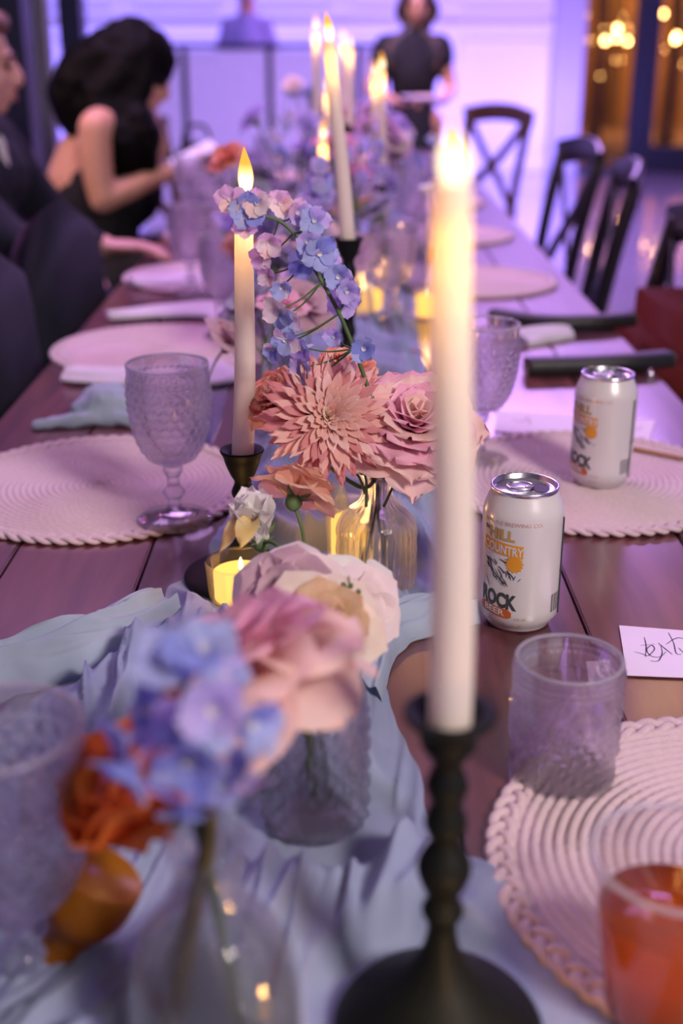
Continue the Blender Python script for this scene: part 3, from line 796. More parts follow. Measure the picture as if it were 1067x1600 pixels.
votive((*P(578, 432)[:2], T + .006), 'farther of the paired glowing votives by the tall slender candlestick', rx=.028, h=.055)
votive((*P(577, 492)[:2], T + .006), 'nearer of the paired glowing votives by the tall slender candlestick', rx=.028, h=.05)
votive((*P(668, 500)[:2], T + .006), 'glowing votive touching the outline of the big candle', rx=.026, h=.05)
votive((.075, .375, T + .003), 'unseen votive added in front of the big candlestick foot', rx=.024, h=.04, power=.22)  # out of view, added for the warm glow on the candlestick base
# short pillar on a black tray behind the ribbed vase
tr_ = thing('candle_tray', 'small black metal tray under the short white pillar candle', 'tray', (*P(592, 772)[:2], T + .004))
vf = merge(box(0, 0, .002, .07, .06, .004, .001), box(0, -.03, .008, .07, .003, .014), box(0, .03, .008, .07, .003, .014), box(-.035, 0, .008, .003, .06, .014), box(.035, 0, .008, .003, .06, .014))
mo('tray_body', vf[0], vf[1], M['iron'], tr_, False)
pl = thing('pillar_candle', 'short white pillar candle on the black tray under the chrysanthemum', 'candle', (*P(592, 772)[:2], T + .0085))
vf = lathe([(.0004, 0), (.0165, 0), (.017, .002), (.017, .034), (.0155, .036), (.0004, .034)], 40); mo('wax_body', vf[0], vf[1], M['wax'], pl)
vf = tube([(0, 0, .034), (.0005, 0, .041)], .0006, 6); mo('wick', vf[0], vf[1], M['ink'], pl)

# tipped amber cup at lower left
ac = thing('amber_cup', 'amber glass footed cup tipped over with a fluted foot, next to the goblet', 'amber cup', (*P(105, 1500)[:2], T + .02))
ax = Vector((.46, .06, .88)); rot = align(ax)
pr = [(.0135, 0), (.0118, .004), (.0112, .010), (.0135, .018), (.0185, .026), (.0215, .033), (.0225, .040), (.0225, .051), (.0215, .0545)]
bq = P(92, 1492, T + .020)
ac.location = bq
vf = xf(lathe([(.0004, 0)] + smooth_prof(pr, 4) + [(.0200, .0550), (.0192, .0535), (.0004, .0530)], 48), rot); mo('cup_body', vf[0], vf[1], M['gold'], ac)
vf = xf(lathe([(.0004, -.014), (.0155, -.014), (.0135, -.001), (.0004, 0)], 64, lambda a, z, r, k: .0012 * sin(a * 14)), rot); mo('fluted_foot', vf[0], vf[1], M['gold'], ac)

# ================================================================== FLOWERS
def petal_mesh(name, L, W, cup=.5, curl=.3, nx=6, ny=8, point=.0, m=None, ruffle=.0, seed=0):
    V = []; F = []
    for j in range(ny + 1):
        t = 1 - (1 - j / ny) ** 1.45
        wd = W * min(1, .18 + .82 * (t / .5) ** .8) * (1 - point * t ** 3)
        if t > .62: wd *= sqrt(max(.0, 1 - ((t - .62) / .385) ** 2))
        for i in range(nx + 1):
            u = i / nx * 2 - 1
            x = u * wd / 2
            bend = cup * W * (u * u) * .5 * sin(pi * min(1, t + .25))
            y = -bend + curl * L * (t ** 3) * .5 + L * .12 * sin(t * pi) * -1 * cup
            z = L * t * (1 - .08 * u * u * t)
            if ruffle: y += ruffle * L * t * t * sin(u * 4 + seed) * .5
            V.append((x, y, z))
    for j in range(ny):
        for i in range(nx):
            a = j * (nx + 1) + i; F.append((a, a + 1, a + nx + 2, a + nx + 1))
    me = bpy.data.meshes.new(name); me.from_pydata(V, [], F); me.update()
    me.polygons.foreach_set('use_smooth', [True] * len(me.polygons))
    if m: me.materials.append(m)
    return me
def link(name, me, parent, mtx):
    o = bpy.data.objects.new(name, me); C.objects.link(o); setpar(o, parent); o.matrix_local = mtx
    return o
# petals grow along +Z, outside faces +Y; ring placement: rotate about Z by a, tilt outward by t, shift outward by d
def place_petal(axm, a, tilt, d, zoff=0, s=1.0, tw=0):
    return axm @ Matrix.Rotation(a, 4, 'Z') @ Matrix.Translation((0, d, zoff)) @ Matrix.Rotation(-tilt, 4, 'X') @ Matrix.Rotation(tw, 4, 'Z') @ Matrix.Scale(s, 4)
PM = {}
def pmesh(key, *a, **k):
    if key not in PM: PM[key] = petal_mesh('petal', *a, **k)
    return PM[key]
def stem_obj(parent, pts, r=.0018, m='stem', name='stem', r2=None):
    pts = spline(pts, 5); rr = [r + ((r2 or r * .8) - r) * i / (len(pts) - 1) for i in range(len(pts))]
    vf = tube(pts, rr, 8); return mo(name, vf[0], vf[1], M[m], parent)
def rose(center, axis, size, label, cols=('pink', 'blush'), stem=None, cat='flower', name='rose', full=1.0, curl0=None, layers=None, stemm='stem', sepals=True, group=None, stem_r=.0022, opening=1.0):
    """size = bloom diameter"""
    center = Vector(center)
    r = thing(name, label, cat, center, 0, group)
    s = size / .08
    A = align(axis)
    lay = layers or [(3, .06, .001, .028, .016, 1), (4, .14, .003, .031, .022, 1), (5, .24, .005, .033, .028, 0), (6, .36, .007, .035, .032, 0), (7, .50, .009, .037, .036, 1), (8, .68, .010, .039, .038, 0), (8, .90, .011, .041, .042, 0), (8, 1.15, .011, .043, .044, 1), (7, 1.40, .011, .044, .046, 1)]
    for li, (n_, tilt, d, L, W, ci) in enumerate(lay):
        col = cols[ci % len(cols)]
        me = pmesh(('rose', li, col, len(lay), curl0, L), L, W, .85 - .07 * li, curl0 if curl0 is not None else .10 + .22 * (li / len(lay)) + (.25 if li == len(lay) - 1 else 0), 10, 12, m=M['p_' + col], ruffle=.02 * li, seed=li)
        for i in range(n_):
            a = 2 * pi * (i + .5 * (li % 2) + random.uniform(-.12, .12)) / n_ + li * .7
            link('petal', me, r, place_petal(A, a, tilt * opening + random.uniform(-.06, .06), d * s, -.004 * li * .3 * s, s * random.uniform(.93, 1.05)))
    if sepals:
        me = pmesh('sepal', .018, .007, .3, -.4, 2, 4, point=.7, m=M['sepal'])
        for i in range(5): link('sepal', me, r, place_petal(A, i * 2 * pi / 5, 1.35 * opening, .001 * s, -.004 * s, s))
        e = xf(ellipsoid((0, 0, -.005 * s), (.007 * s, .007 * s, .008 * s), None, 12), A); mo('calyx', e[0], e[1], M['sepal'], r)
    if stem:
        pts = [Vector((0, 0, 0)) - Vector(axis).normalized() * .006] + [Vector(p) - center for p in stem]
        stem_obj(r, pts, stem_r, stemm)
    return r
def mum(center, axis, size, label, stem):
    center = Vector(center); r = thing('chrysanthemum', label, 'flower', center); s = size / .09; A = align(axis)
    rings = [(5, .10, .0015, .011, .0052, 'cream'), (8, .22, .003, .014, .0058, 'cream'), (10, .38, .0045, .018, .0064, 'cream'), (13, .55, .006, .023, .0070, 'dustylight'), (16, .74, .007, .028, .0076, 'dustylight'),
             (19, .92, .008, .033, .0082, 'dustylight'), (22, 1.08, .008, .037, .0086, 'dusty'), (24, 1.24, .008, .041, .0090, 'dustylight'), (25, 1.42, .008, .043, .0092, 'dusty'), (24, 1.62, .008, .043, .0094, 'dusty')]
    for li, (n_, tilt, d, L, W, col) in enumerate(rings):
        for i in range(n_):
            a = 2 * pi * (i + random.uniform(-.3, .3)) / n_ + li
            # petals whose backs turn up look duskier
            c2 = col if random.random() < .75 else ('dustylight' if col != 'dustylight' else 'blush')
            me = pmesh(('mum', li, c2), L, W * .92, 1.5, -.38, 4, 7, m=M['p_' + c2])
            link('petal', me, r, place_petal(A, a, tilt + random.uniform(-.07, .07), d * s, -.001 * li * s, s * random.uniform(.9, 1.08)))
    e = xf(ellipsoid((0, 0, -.008 * s), (.008 * s, .008 * s, .008 * s), None, 12), A); mo('calyx', e[0], e[1], M['sepal'], r)
    stem_obj(r, [-Vector(axis).normalized() * .012] + [Vector(p) - center for p in stem], .0024)
    return r
def floret_proto():
    pass
def add_floret(parent, pos, axis, size, cols, cup=.9):
    """delphinium floret: five rounded petals and a pale eye"""
    e = bpy.data.objects.new('floret', None); C.objects.link(e); setpar(e, parent); e.location = pos; e.empty_display_size = .01
    s = size / .03; A = align(axis, random.uniform(0, 6))
    for i in range(5):
        col = random.choice(cols)
        me = pmesh(('fl', col), .0150, .0135, .35, .12, 4, 5, m=M['p_' + col], ruffle=.10, seed=i)
        link('petal', me, e, place_petal(A, i * 2 * pi / 5 + random.uniform(-.1, .1), cup + random.uniform(-.2, .2), .001 * s, 0, s * random.uniform(.9, 1.1)))
    me = pmesh('eye', .005, .004, .5, .1, 2, 3, m=M['p_white'])
    for i in range(3): link('eye_petal', me, e, place_petal(A, i * 2.1, .35, 0, 0, s))
    sp = pmesh('spur', .012, .003, .5, .3, 2, 3, m=M['p_lav'])
    link('spur', sp, e, A @ Matrix.Rotation(pi, 4, 'X') @ Matrix.Scale(s, 4))
    return e

# --- ribbed bottle arrangement
neck = V_rib + Vector((0, 0, .104)); foot = V_rib + Vector((0, 0, .02))
mum(Q(512, 652, .925), (.22, -.86, .45), .098, 'dusty pink chrysanthemum with pale centre in the ribbed bottle vase', [Q(560, 735, .94), neck + Vector((-.004, 0, 0)), foot + Vector((.010, 0, 0))])
rose(Q(645, 668, .95), (.10, -.50, .82), .092, 'large pink garden rose touching the big candle, beside the chrysanthemum', ('pink', 'blush', 'blush'), [Q(615, 735, .955), neck + Vector((.005, 0, 0)), foot + Vector((-.012, 0, 0))], stemm='stemdark', stem_r=.0032)
rose(Q(438, 625, 1.0), (-.5, -.3, .55), .052, 'coral orange ranunculus peeking out behind the chrysanthemum', ('coral', 'peach'), [Q(470, 690, .99), Q(560, 760, .96), neck], opening=.75, name='ranunculus')
rose(Q(540, 580, .99), (.1, -.2, .9), .045, 'small coral bloom above the chrysanthemum', ('coral', 'peach'), [Q(560, 640, .98), neck], opening=.8, name='ranunculus')
# delphinium spray
DY = .93
dl = thing('delphinium', 'arching blue and lilac delphinium spray above the chrysanthemum', 'flower', Q(585, 640, DY))
dl0 = dl.location.copy()
spts = [Q(589, 650, DY), Q(573, 600, DY), Q(553, 545, DY), Q(530, 490, DY), Q(503, 440, DY), Q(478, 400, DY), Q(458, 365, DY), Q(435, 345, DY), Q(408, 338, DY), Q(378, 338, DY)]
stem_obj(dl, [p - dl0 for p in [Vector(neck), Q(592, 720, DY)] + spts], .0020, 'stem', r2=.0010)
FL = [(362, 312, 50, 'p', 0), (385, 330, 62, 'b', 0), (402, 318, 52, 'p', 0), (383, 352, 40, 'p', 0), (437, 318, 50, 'p', .01), (462, 332, 54, 'pl', .01), (490, 345, 52, 'l', 0), (480, 378, 44, 'l', -.01), (497, 395, 62, 'b', -.01),
      (472, 408, 54, 'b', 0), (528, 432, 58, 'l', .005), (537, 468, 60, 'l', .01), (540, 455, 50, 'l', .0), (420, 378, 54, 'p', .012), (410, 400, 42, 'p', .02), (440, 448, 46, 'pb', .01), (437, 485, 60, 'pb', -.01), (452, 492, 54, 'pb', 0), (448, 530, 54, 'pb', 0), (475, 545, 54, 'l', .01), (430, 545, 46, 'pb', .01),
      (522, 525, 40, 'l', .012), (475, 575, 52, 'l', .0), (568, 545, 56, 'b', -.015), (470, 600, 46, 'l', .0), (515, 405, 40, 'l', .01), (420, 430, 40, 'p', .02)]
CS = dict(p=['pinklav', 'palepink', 'blush'], b=['paleblue', 'blue', 'paleblue'], pl=['pinklav', 'lav'], l=['lav', 'paleblue', 'lav'], pb=['paleblue', 'paleblue', 'palepink'])
for x, y, s, c, dy in FL:
    p = Q(x, y, DY + dy); 
    near = min(spts, key=lambda q: (q - p).length)
    out = (p - near); ax = Vector((out.x, -.03, out.z * .6)).normalized() if out.length > .004 else Vector((-.3, -1, .2))
    add_floret(dl, p - dl0, (ax.x + random.uniform(-.4, .4), ax.y - .6, ax.z + random.uniform(-.3, .3)), s * .97 / FPX, CS[c], random.uniform(.7, 1.15))
    if (near - p).length > .008:
        stem_obj(dl, [near - dl0, (near + p) / 2 - dl0 + Vector((0, .003, -.003)), p - dl0 + Vector((0, .003, 0))], .0008, 'stem', 'pedicel')
# thin buds / grasses near the ribbed vase neck
for i, (a_, b_) in enumerate((((541, 722), (570, 770)), ((560, 712), (572, 790)), ((618, 722), (600, 790)))):
    g = thing('leafy_sprig', ['thin bud stem leaning out of the ribbed bottle neck', 'upright leaf blade in the ribbed bottle neck', 'short green shoot under the pink garden rose'][i], 'sprig', Q(*b_, .94))
    stem_obj(g, [Vector((0, 0, 0)), (Q(*a_, .935) - Q(*b_, .94)) * .5 + Vector((.003, 0, 0)), Q(*a_, .935) - Q(*b_, .94)], .0014, 'stem', r2=.0007)

# --- diamond vase arrangement
hn = V_hob + Vector((0, 0, .090)); hf = V_hob + Vector((0, 0, .02))
rose(Q(388, 1045, .54), (-.34, .20, .92), .094, 'large pale pink rose spilling over the diamond-cut vase', ('pink', 'pink', 'blush'), [Q(478, 1140, .61), Q(482, 1200, .617), hf], stem_r=.0028, layers=[(3, .15, .002, .028, .024, 0), (4, .35, .005, .032, .030, 0), (5, .60, .008, .036, .038, 0), (6, .95, .010, .040, .046, 1), (7, 1.35, .012, .046, .052, 2), (6, 1.75, .010, .044, .050, 2)])
rose(Q(500, 985, .70), (.2, -.5, .8), .070, 'tan beige carnation-like bloom behind the pale pink rose', ('tan', 'cream'), [Q(495, 1090, .66), hn, hf + Vector((.01, 0, 0))], name='lisianthus', layers=[(3, .25, .003, .034, .030, 0), (5, .65, .006, .040, .042, 0), (5, 1.05, .008, .044, .050, 1)])
lp = rose(Q(452, 935, .74), (-.2, -.6, .6), .062, 'mauve open bloom beside the white speckled petals', ('mauve', 'palepink'), [Q(470, 1060, .68), hn], name='lisianthus', layers=[(3, .5, .003, .036, .036, 0), (5, .95, .006, .044, .050, 0), (5, 1.3, .008, .046, .054, 1)])
sp_ = rose(Q(548, 950, .76), (.45, -.7, .35), .062, 'white and pale pink bloom with tiny green specks in front of it', ('palepink', 'white'), [Q(520, 1060, .70), hn + Vector((.004, 0, 0))], name='lisianthus', layers=[(3, .5, .003, .036, .036, 0), (5, .95, .006, .044, .050, 0), (5, 1.3, .008, .046, .054, 1)])
# green specks: a fine filler sprig of seed heads
fs_ = thing('filler_sprig', 'fine sprig with tiny dark green seed heads over the white bloom', 'sprig', Q(540, 1040, .70))
f0 = fs_.location.copy()
stem_obj(fs_, [Vector((0, 0, 0)), Q(548, 960, .715) - f0, Q(545, 900, .725) - f0], .0006, 'stem')
for x, y in [(537, 914), (543, 930), (532, 945), (538, 965), (566, 965), (563, 942), (552, 955), (570, 985), (528, 985), (588, 990), (575, 1000), (555, 985), (548, 915), (560, 925)]:
    p = Q(x, y, .715 + random.uniform(-.01, .01)) - f0
    e = ellipsoid(p, (.0018, .0016, .0022), None, 8); mo('seed_head', e[0], e[1], M['stem'], fs_)
# white bud and peach bloom
rose(Q(405, 838, .84), (-.18, -.15, .95), .082, 'white rosebud with votive-lit yellow outer petals leaning over the votive', ('white', 'white'), [Q(430, 850, .82), Q(460, 890, .79), Q(478, 1000, .70), hn], layers=[(3, .04, .002, .040, .024, 0), (4, .10, .005, .041, .028, 1), (5, .17, .008, .038, .032, 0)], stem_r=.0016, curl0=-.04)
wb_ = thing('loose_petals', 'votive-lit yellow drooping outer petals below the white rosebud', 'petals', Q(400, 832, .835))
me = pmesh('votive_lit_petal', .034, .020, .4, .5, 5, 6, point=.5, m=M['p_yellow'])  # votive light on these petals is put into their yellow colour
for a, t in ((2.2, 1.9), (1.2, 2.1), (2.9, 1.6), (.4, 1.2)): link('petal', me, wb_, place_petal(Matrix.Identity(4), a, t, .002, .012))
rose(Q(462, 775, .88), (.25, .45, .65), .078, 'peach bloom with yellow underside seen from behind, on a bent stem', ('peach', 'peach'), [Q(470, 820, .87), Q(478, 870, .84), Q(482, 900, .80), hn], layers=[(5, .5, .003, .028, .028, 0), (6, .9, .004, .032, .032, 0), (6, 1.3, .004, .034, .034, 1)], name='ranunculus', stem_r=.0016)

# --- near bottle: blurred blue delphinium and orange bloom
nn = V_near + Vector((0, 0, .14)); nf = V_near + Vector((-.024, -.018, .012))
dn = thing('delphinium', 'blurred blue delphinium head closest to the camera in the plain bottle', 'flower', Q(320, 1290, .43)); d0 = dn.location.copy()
stem_obj(dn, [nf - d0, V_near + Vector((-.008, 0, .10)) - d0, nn + Vector((.001, 0, 0)) - d0, Q(320, 1235, .425) - d0, Q(290, 1100, .42) - d0, Q(300, 1020, .42) - d0], .0048, 'stemdark', r2=.002)
for x, y, s, c, dy in [(262, 1040, 90, 'b', 0), (320, 1020, 90, 'b', 0), (215, 1190, 100, 'b', -.01), (205, 1150, 80, 'l', 0), (250, 1220, 90, 'l', 0), (330, 1110, 100, 'l', -.01), (385, 1130, 90, 'b', 0), (360, 1170, 90, 'b', .01), (300, 1180, 100, 'b', -.015), (330, 1230, 100, 'b', 0), (370, 1220, 80, 'l', 0), (290, 1250, 70, 'b', 0), (395, 1165, 70, 'p', 0), (240, 1110, 80, 'b', .015), (350, 1060, 70, 'l', .01), (280, 1130, 70, 'l', 0)]:
    p = Q(x, y, .42 + dy); add_floret(dn, p - d0, ((x - 300) / 100 + random.uniform(-.3, .3), -.6, (1130 - y) / 120 + random.uniform(-.3, .3)), s * .70 / FPX, CS[c], random.uniform(.7, 1.2))
rose(Q(246, 1268, .47), (-.48, -.22, .60), .086, 'blurred orange-red ranunculus drooping beside the near goblet', ('orange', 'coral'), [Q(280, 1285, .455), nn + Vector((-.004, .004, .004)), V_near + Vector((.01, .01, .03))], name='ranunculus', layers=[(4, .10, .004, .034, .030, 1), (5, .18, .010, .038, .038, 0), (6, .28, .015, .040, .044, 0), (6, .42, .018, .038, .044, 0)], curl0=-.25)
lf = thing('green_sprig', 'thin green shoot standing in the plain bottle vase', 'sprig', V_near + Vector((.012, 0, .01)))
stem_obj(lf, [(0, 0, 0), (-.004, 0, .05), (-.012, 0, .125)], .0018, 'stem')

# --- far arrangements down the runner
rng = random.Random(11)
farsets = [(430, 560, 1.55), (505, 520, 1.95), (600, 470, 2.35), (470, 420, 2.2), (560, 390, 2.9), (640, 350, 3.2), (470, 340, 3.1), (560, 300, 3.9), (640, 300, 4.1), (500, 280, 4.4), (590, 260, 4.9)]
palette = [('pink', 'blush'), ('lavd', 'lavd'), ('palepink', 'white'), ('smoke', 'smoke'), ('coral', 'peach'), ('mauve', 'palepink')]
proto = {}
cx_by = []
fv = None
where = ['nearest the slim candle', 'left of the tall slender candlestick', 'by the paired votives', 'behind the first pale cluster', 'behind the paired votives', 'beside the water bottle', 'beyond the goblets on the woman\'s side', 'below the tall tapers', 'in front of the waitress', 'under the back tapers', 'at the table end']
cluster = [(.5, ['mauve', 'pink', 'smoke']), (.8, ['smoke', 'blush', 'paleblue']), (.9, ['smoke', 'palepink', 'pinklav']), (.8, ['coral', 'smoke', 'lav']), (1, ['pink', 'blush', 'smoke']), (1, ['pinklav', 'palepink', 'lav']), (1, ['lav', 'smoke', 'paleblue']), (1, ['pink', 'pinklav', 'palepink']), (1, ['lav', 'palepink', 'pinklav']), (1, ['paleblue', 'lav', 'palepink']), (1, ['pinklav', 'lav', 'white'])]
colname = dict(mauve='mauve', pink='pink', smoke='grey-violet', blush='blush', paleblue='pale blue', palepink='pale pink', pinklav='pinkish lilac', coral='coral', lav='lavender', white='white')
for i, Yc in enumerate([1.42, 1.72, 2.05, 2.0, 2.5, 2.85, 2.75, 3.3, 3.7, 3.9, 4.5]):
    xc = [-.085, -.09, .03, -.13, .0, .09, -.11, .02, .10, -.08, .03][i]
    if fv is None:
        fv = make_vase('bud_vase', 'small clear bud vase ' + where[0], (xc, Yc, T + .004), [(.022, 0), (.026, .004), (.027, .03), (.022, .055), (.012, .07), (.011, .085), (.014, .092)], None, .05, 'glass', .002, 28, 3); v = fv
        v['group'] = 'bud vases down the runner'
    else: v = dup(fv, (xc, Yc, T + .004), i, 'small clear bud vase ' + where[i], 'bud vases down the runner')
    hmax = [.11, .15, .12, .22, .20, .22, .24, .26, .26, .28, .26][i]
    for k in range(5 if i < 3 else 7):
        cn = cluster[i][1][k % 3]
        a = 2 * pi * k / 5 + i; rr = rng.uniform(.02, .085) * (1 if i > 2 else .8); zz = T + .11 + hmax * rng.uniform(.05, .75)
        ctr = Vector((xc + rr * cos(a), Yc + rr * sin(a), zz))
        axv = (cos(a) * .5, sin(a) * .4 - .5, .8); sz = rng.uniform(.055, .075)
        key = cn
        lab = f'{["small", "full", "loose", "upright", "drooping", "round", "open"][k]} {colname[cn]} bloom in the bud vase {where[i]}'
        if key not in proto:
            o = rose(ctr, axv, sz, lab, (cn, cn), None, name='far_bloom', layers=[(3, .2, .003, .030, .028, 0), (5, .6, .007, .036, .038, 0), (6, 1.05, .009, .040, .044, 0)], sepals=True, group='blurred blooms down the runner')
            proto[key] = o
        else:
            o = dup(proto[key], ctr, rng.uniform(0, 6), lab, 'blurred blooms down the runner', sz / .065)
        # a stem of its own
        mtx = o.rotation_euler.to_matrix(); sc_ = o.scale[0]
        loc = lambda p: mtx.inverted() @ ((Vector(p) - ctr) / sc_)
        pts = [loc(ctr), loc((ctr + Vector((xc, Yc, T + .1))) / 2 + Vector((0, 0, .01))), loc((xc, Yc, T + .09)), loc((xc, Yc, T + .03))]
        stem_obj(o, pts, .0016, 'stem')
# forget the lambda-made stems of prototypes when copied: each copy keeps exactly one stem
# two pale far delphiniums
for i, (x0, x1, y0, y1, Y, cs) in enumerate(((470, 510, 260, 330, 1.75, 'l'), (520, 600, 220, 300, 2.4, 'l'), (420, 460, 180, 260, 3.4, 'pb'), (620, 690, 210, 300, 3.0, 'pb'))):
    b = Q((x0 + x1) / 2, y1 + 60, Y); f = thing('delphinium', ['hazy blue delphinium spike behind the arching spray', 'hazy lilac delphinium behind the leaning taper', 'pale delphinium in front of the booth', 'pale delphinium before the waitress\'s skirt'][i], 'flower', b, 0, 'far delphiniums')
    stem_obj(f, [(0, 0, T + .06 - b.z), (0, 0, 0), Q((x0 + x1) / 2, y0, Y) - b], .0018, 'stem')
    for k in range(12):
        p = Q(rng.uniform(x0, x1), y0 + (y1 - y0) * k / 11, Y + rng.uniform(-.02, .02)); add_floret(f, p - b, (rng.uniform(-1, 1), -.7, rng.uniform(-.4, .5)), .032, CS[cs], 1.0)

# ================================================================== CANS
def can_wrap(V, R, a0, z0):
    return [Vector(((R + .0003) * cos(a0 + v.x / R), (R + .0003) * sin(a0 + v.x / R), z0 + v.y)) for v in V]
TXT = {}
def text_vf(s, size, width=None, bold=0.0):
    cu = bpy.data.curves.new('t', 'FONT'); cu.body = s; cu.size = size; cu.offset = bold; cu.resolution_u = 3
    o = bpy.data.objects.new('t', cu); C.objects.link(o)
    dg = bpy.context.evaluated_depsgraph_get(); dg.update()
    me = bpy.data.meshes.new_from_object(o.evaluated_get(dg))
    bm = bmesh.new(); bm.from_mesh(me)
    bmesh.ops.triangulate(bm, faces=bm.faces[:])
    long_ = [e for e in bm.edges if e.calc_length() > .004]
    if long_: bmesh.ops.subdivide_edges(bm, edges=long_, cuts=1); bmesh.ops.triangulate(bm, faces=bm.faces[:])
    bm.verts.index_update()
    V = [v.co.copy() for v in bm.verts]; F = [tuple(v.index for v in f.verts) for f in bm.faces]; bm.free()
    bpy.data.objects.remove(o); bpy.data.curves.remove(cu); bpy.data.meshes.remove(me)
    x0 = min(v.x for v in V); x1 = max(v.x for v in V)
    if width:
        k = width / (x1 - x0)
        for v in V: v.x = (v.x - x0) * k
    else:
        for v in V: v.x -= x0
    return V, F
def grid_shape(fn, x0, x1, y0, y1, n):
    """flat grid cells inside fn(x,y)"""
    V = []; F = []; idx = {}
    def vi(i, j):
        if (i, j) not in idx:
            idx[(i, j)] = len(V); V.append(Vector((x0 + (x1 - x0) * i / n, y0 + (y1 - y0) * j / n, 0)))
        return idx[(i, j)]
    for i in range(n):
        for j in range(n):
            x = x0 + (x1 - x0) * (i + .5) / n; y = y0 + (y1 - y0) * (j + .5) / n
            if fn(x, y): F.append((vi(i, j), vi(i + 1, j), vi(i + 1, j + 1), vi(i, j + 1)))
    return V, F
def strip2d(pts, wd):
    pts = [Vector((p[0], p[1], 0)) for p in pts]; V = []; F = []
    for k, p in enumerate(pts):
        t = (pts[min(k + 1, len(pts) - 1)] - pts[max(k - 1, 0)]).normalized(); s = Vector((-t.y, t.x, 0)); w_ = wd * (1 - .5 * abs(2 * k / (len(pts) - 1) - 1))
        V += [p + s * w_ / 2, p - s * w_ / 2]
    for k in range(len(pts) - 1): F.append((2 * k, 2 * k + 1, 2 * k + 3, 2 * k + 2))
    return V, F
def build_can():
    c = thing('beer_can', 'x', 'beer can')
    R = .033
    side = [(.0255, .0), (.0262, .0018), (.029, .006), (R, .012)] + [(R, .012 + .088 * k / 12) for k in range(1, 13)] + [(.0322, .104), (.0300, .110), (.0277, .1155), (.0268, .118)]
    vf = lathe([(.0004, .004), (.02, .004), (.024, .0005)] + side, 72); mo('can_body', vf[0], vf[1], M['canwhite'], c)
    rim = [(.0268, .118), (.0276, .1192), (.0277, .1212), (.0266, .122), (.0256, .1212), (.0252, .1175), (.0240, .1168), (.0232, .1178), (.0004, .1178)]
    vf = lathe(rim, 72); mo('lid', vf[0], vf[1], M['alu'], c)
    # opening, ring pull
    hole = [Vector((.0125 + .0075 * cos(t), .0105 * sin(t), .11815)) for t in [2 * pi * i / 24 for i in range(24)]]
    mo('mouth_opening', hole, [tuple(range(24))], M['ink'], c, False)
    pts = [(-.004 + .0105 * cos(t) * 1.0, .0072 * sin(t), .1198 + .0006 * sin(t)) for t in [2 * pi * i / 20 for i in range(21)]]
    vf = tube(pts, .0012, 6, False); mo('ring_pull', vf[0], vf[1], M['alu'], c)
    e = ellipsoid((.003, 0, .1192), (.0035, .0035, .001), None, 10); mo('rivet', e[0], e[1], M['alu'], c)
    # print; a0 = angle where x=0 of the label art starts
    a_left = -pi / 2 - radians(72)
    def put(nm, vf, x, y, m, lift=0, shear=0):
        V = [Vector((v.x + x, v.y + y + v.x * shear, 0)) for v in vf[0]]
        mo(nm, can_wrap(V, R + lift, a_left, 0), vf[1], m, c, False)
    put('lettering_country_band', grid_shape(lambda x, y: 0 <= x <= .037 and 0 <= y <= .0105, 0, .037, 0, .0105, 16), .001, .0722, M['canprint_o'], 0, -.08)
    put('lettering', text_vf('COUNTRY', .0105, .036, .0003), .0025, .0735, M['canwhite'], .0002, -.08)
    put('lettering', text_vf('HILL', .0118, .024, .0006), .007, .0842, M['canprint_g'], 0, -.04)
    put('lettering', text_vf('THE', .0042, .006, .0002), .0008, .0892, M['canprint_d'])
    put('lettering', text_vf('ROCK', .0175, .034, .0008), .001, .027, M['canprint_d'], 0, -.10)
    put('lettering_band', grid_shape(lambda x, y: (abs(x - .0135) < .0115) or (x - .002) ** 2 + (y - .004) ** 2 < .004 ** 2 or (x - .025) ** 2 + (y - .004) ** 2 < .004 ** 2, -.002, .029, 0, .008, 20), .002, .0178, M['canprint_r'], 0, -.10)
    put('lettering', text_vf('BEER', .0072, .020, .0002), .0055, .0193, M['canwhite'], .0002, -.10)
    put('sun_disc', grid_shape(lambda x, y: x * x + y * y < (.0068 + .0006 * sin(atan2(y, x) * 14)) ** 2, -.008, .008, -.008, .008, 26), .0315, .064, M['canprint_o'], .0001)
    put('lettering', text_vf('12 FL. OZ.', .0028, .010), .0335, .0145, M['canprint_g'])
    put('lettering', text_vf('ALC. 5%', .0028, .009), .0325, .0095, M['canprint_g'])
    rg = random.Random(3)
    parts = []
    for k in range(34):
        x = rg.uniform(.003, .026); y = .048 + rg.uniform(0, .020) + .0 * x; L = rg.uniform(.004, .010); an = -.8 + rg.uniform(-.5, .4)
        parts.append(strip2d([(x + L * t * cos(an) + .001 * sin(t * 3), y + L * t * sin(an)) for t in (0, .33, .66, 1)], rg.uniform(.0005, .0014)))
    o_vf = merge(*parts); put('sketch_strokes', o_vf, 0, 0, M['canprint_d'])
    o = KIDS[c.name][-1]; o['kind'] = 'stuff'
    put('accent_dash', strip2d([(.031, .050), (.033, .054)], .0012), 0, 0, M['labelblue']); put('accent_dash', strip2d([(.035, .0495), (.037, .052)], .0012), 0, 0, M['labelblue'])
    put('lettering', text_vf('REAL ALE BREWING CO.', .0046, .052), .001, .0962, M['canprint_p'], 0)
    # nutrition text column on the far side
    put('lettering', text_vf('GOVERNMENT WARNING', .0035, .030), .078, .050, M['canprint_d'])
    bars = merge(*[strip2d([(.066 + i * .0011, .018), (.066 + i * .0011, .034)], .0003 + .0004 * (i % 3)) for i in range(12)])
    put('bar_code', bars, 0, 0, M['canprint_d']); KIDS[c.name][-1]['kind'] = 'stuff'
    vf = box(0, 0, 0, .0010, .0045, .085); V = [Vector((R * cos(radians(-20)) + v.x, R * sin(radians(-20)) + v.y, .055 + v.z)) for v in vf[0]]; mo('side_stripe', V, vf[1], M['canprint_d'], c, False)
    return c
can = build_can()
p = P(808, 968); can.location = (p.x, p.y, T + .0005); can['label'] = 'white beer can with orange sun print standing on bare wood'; can['group'] = 'white beer cans'
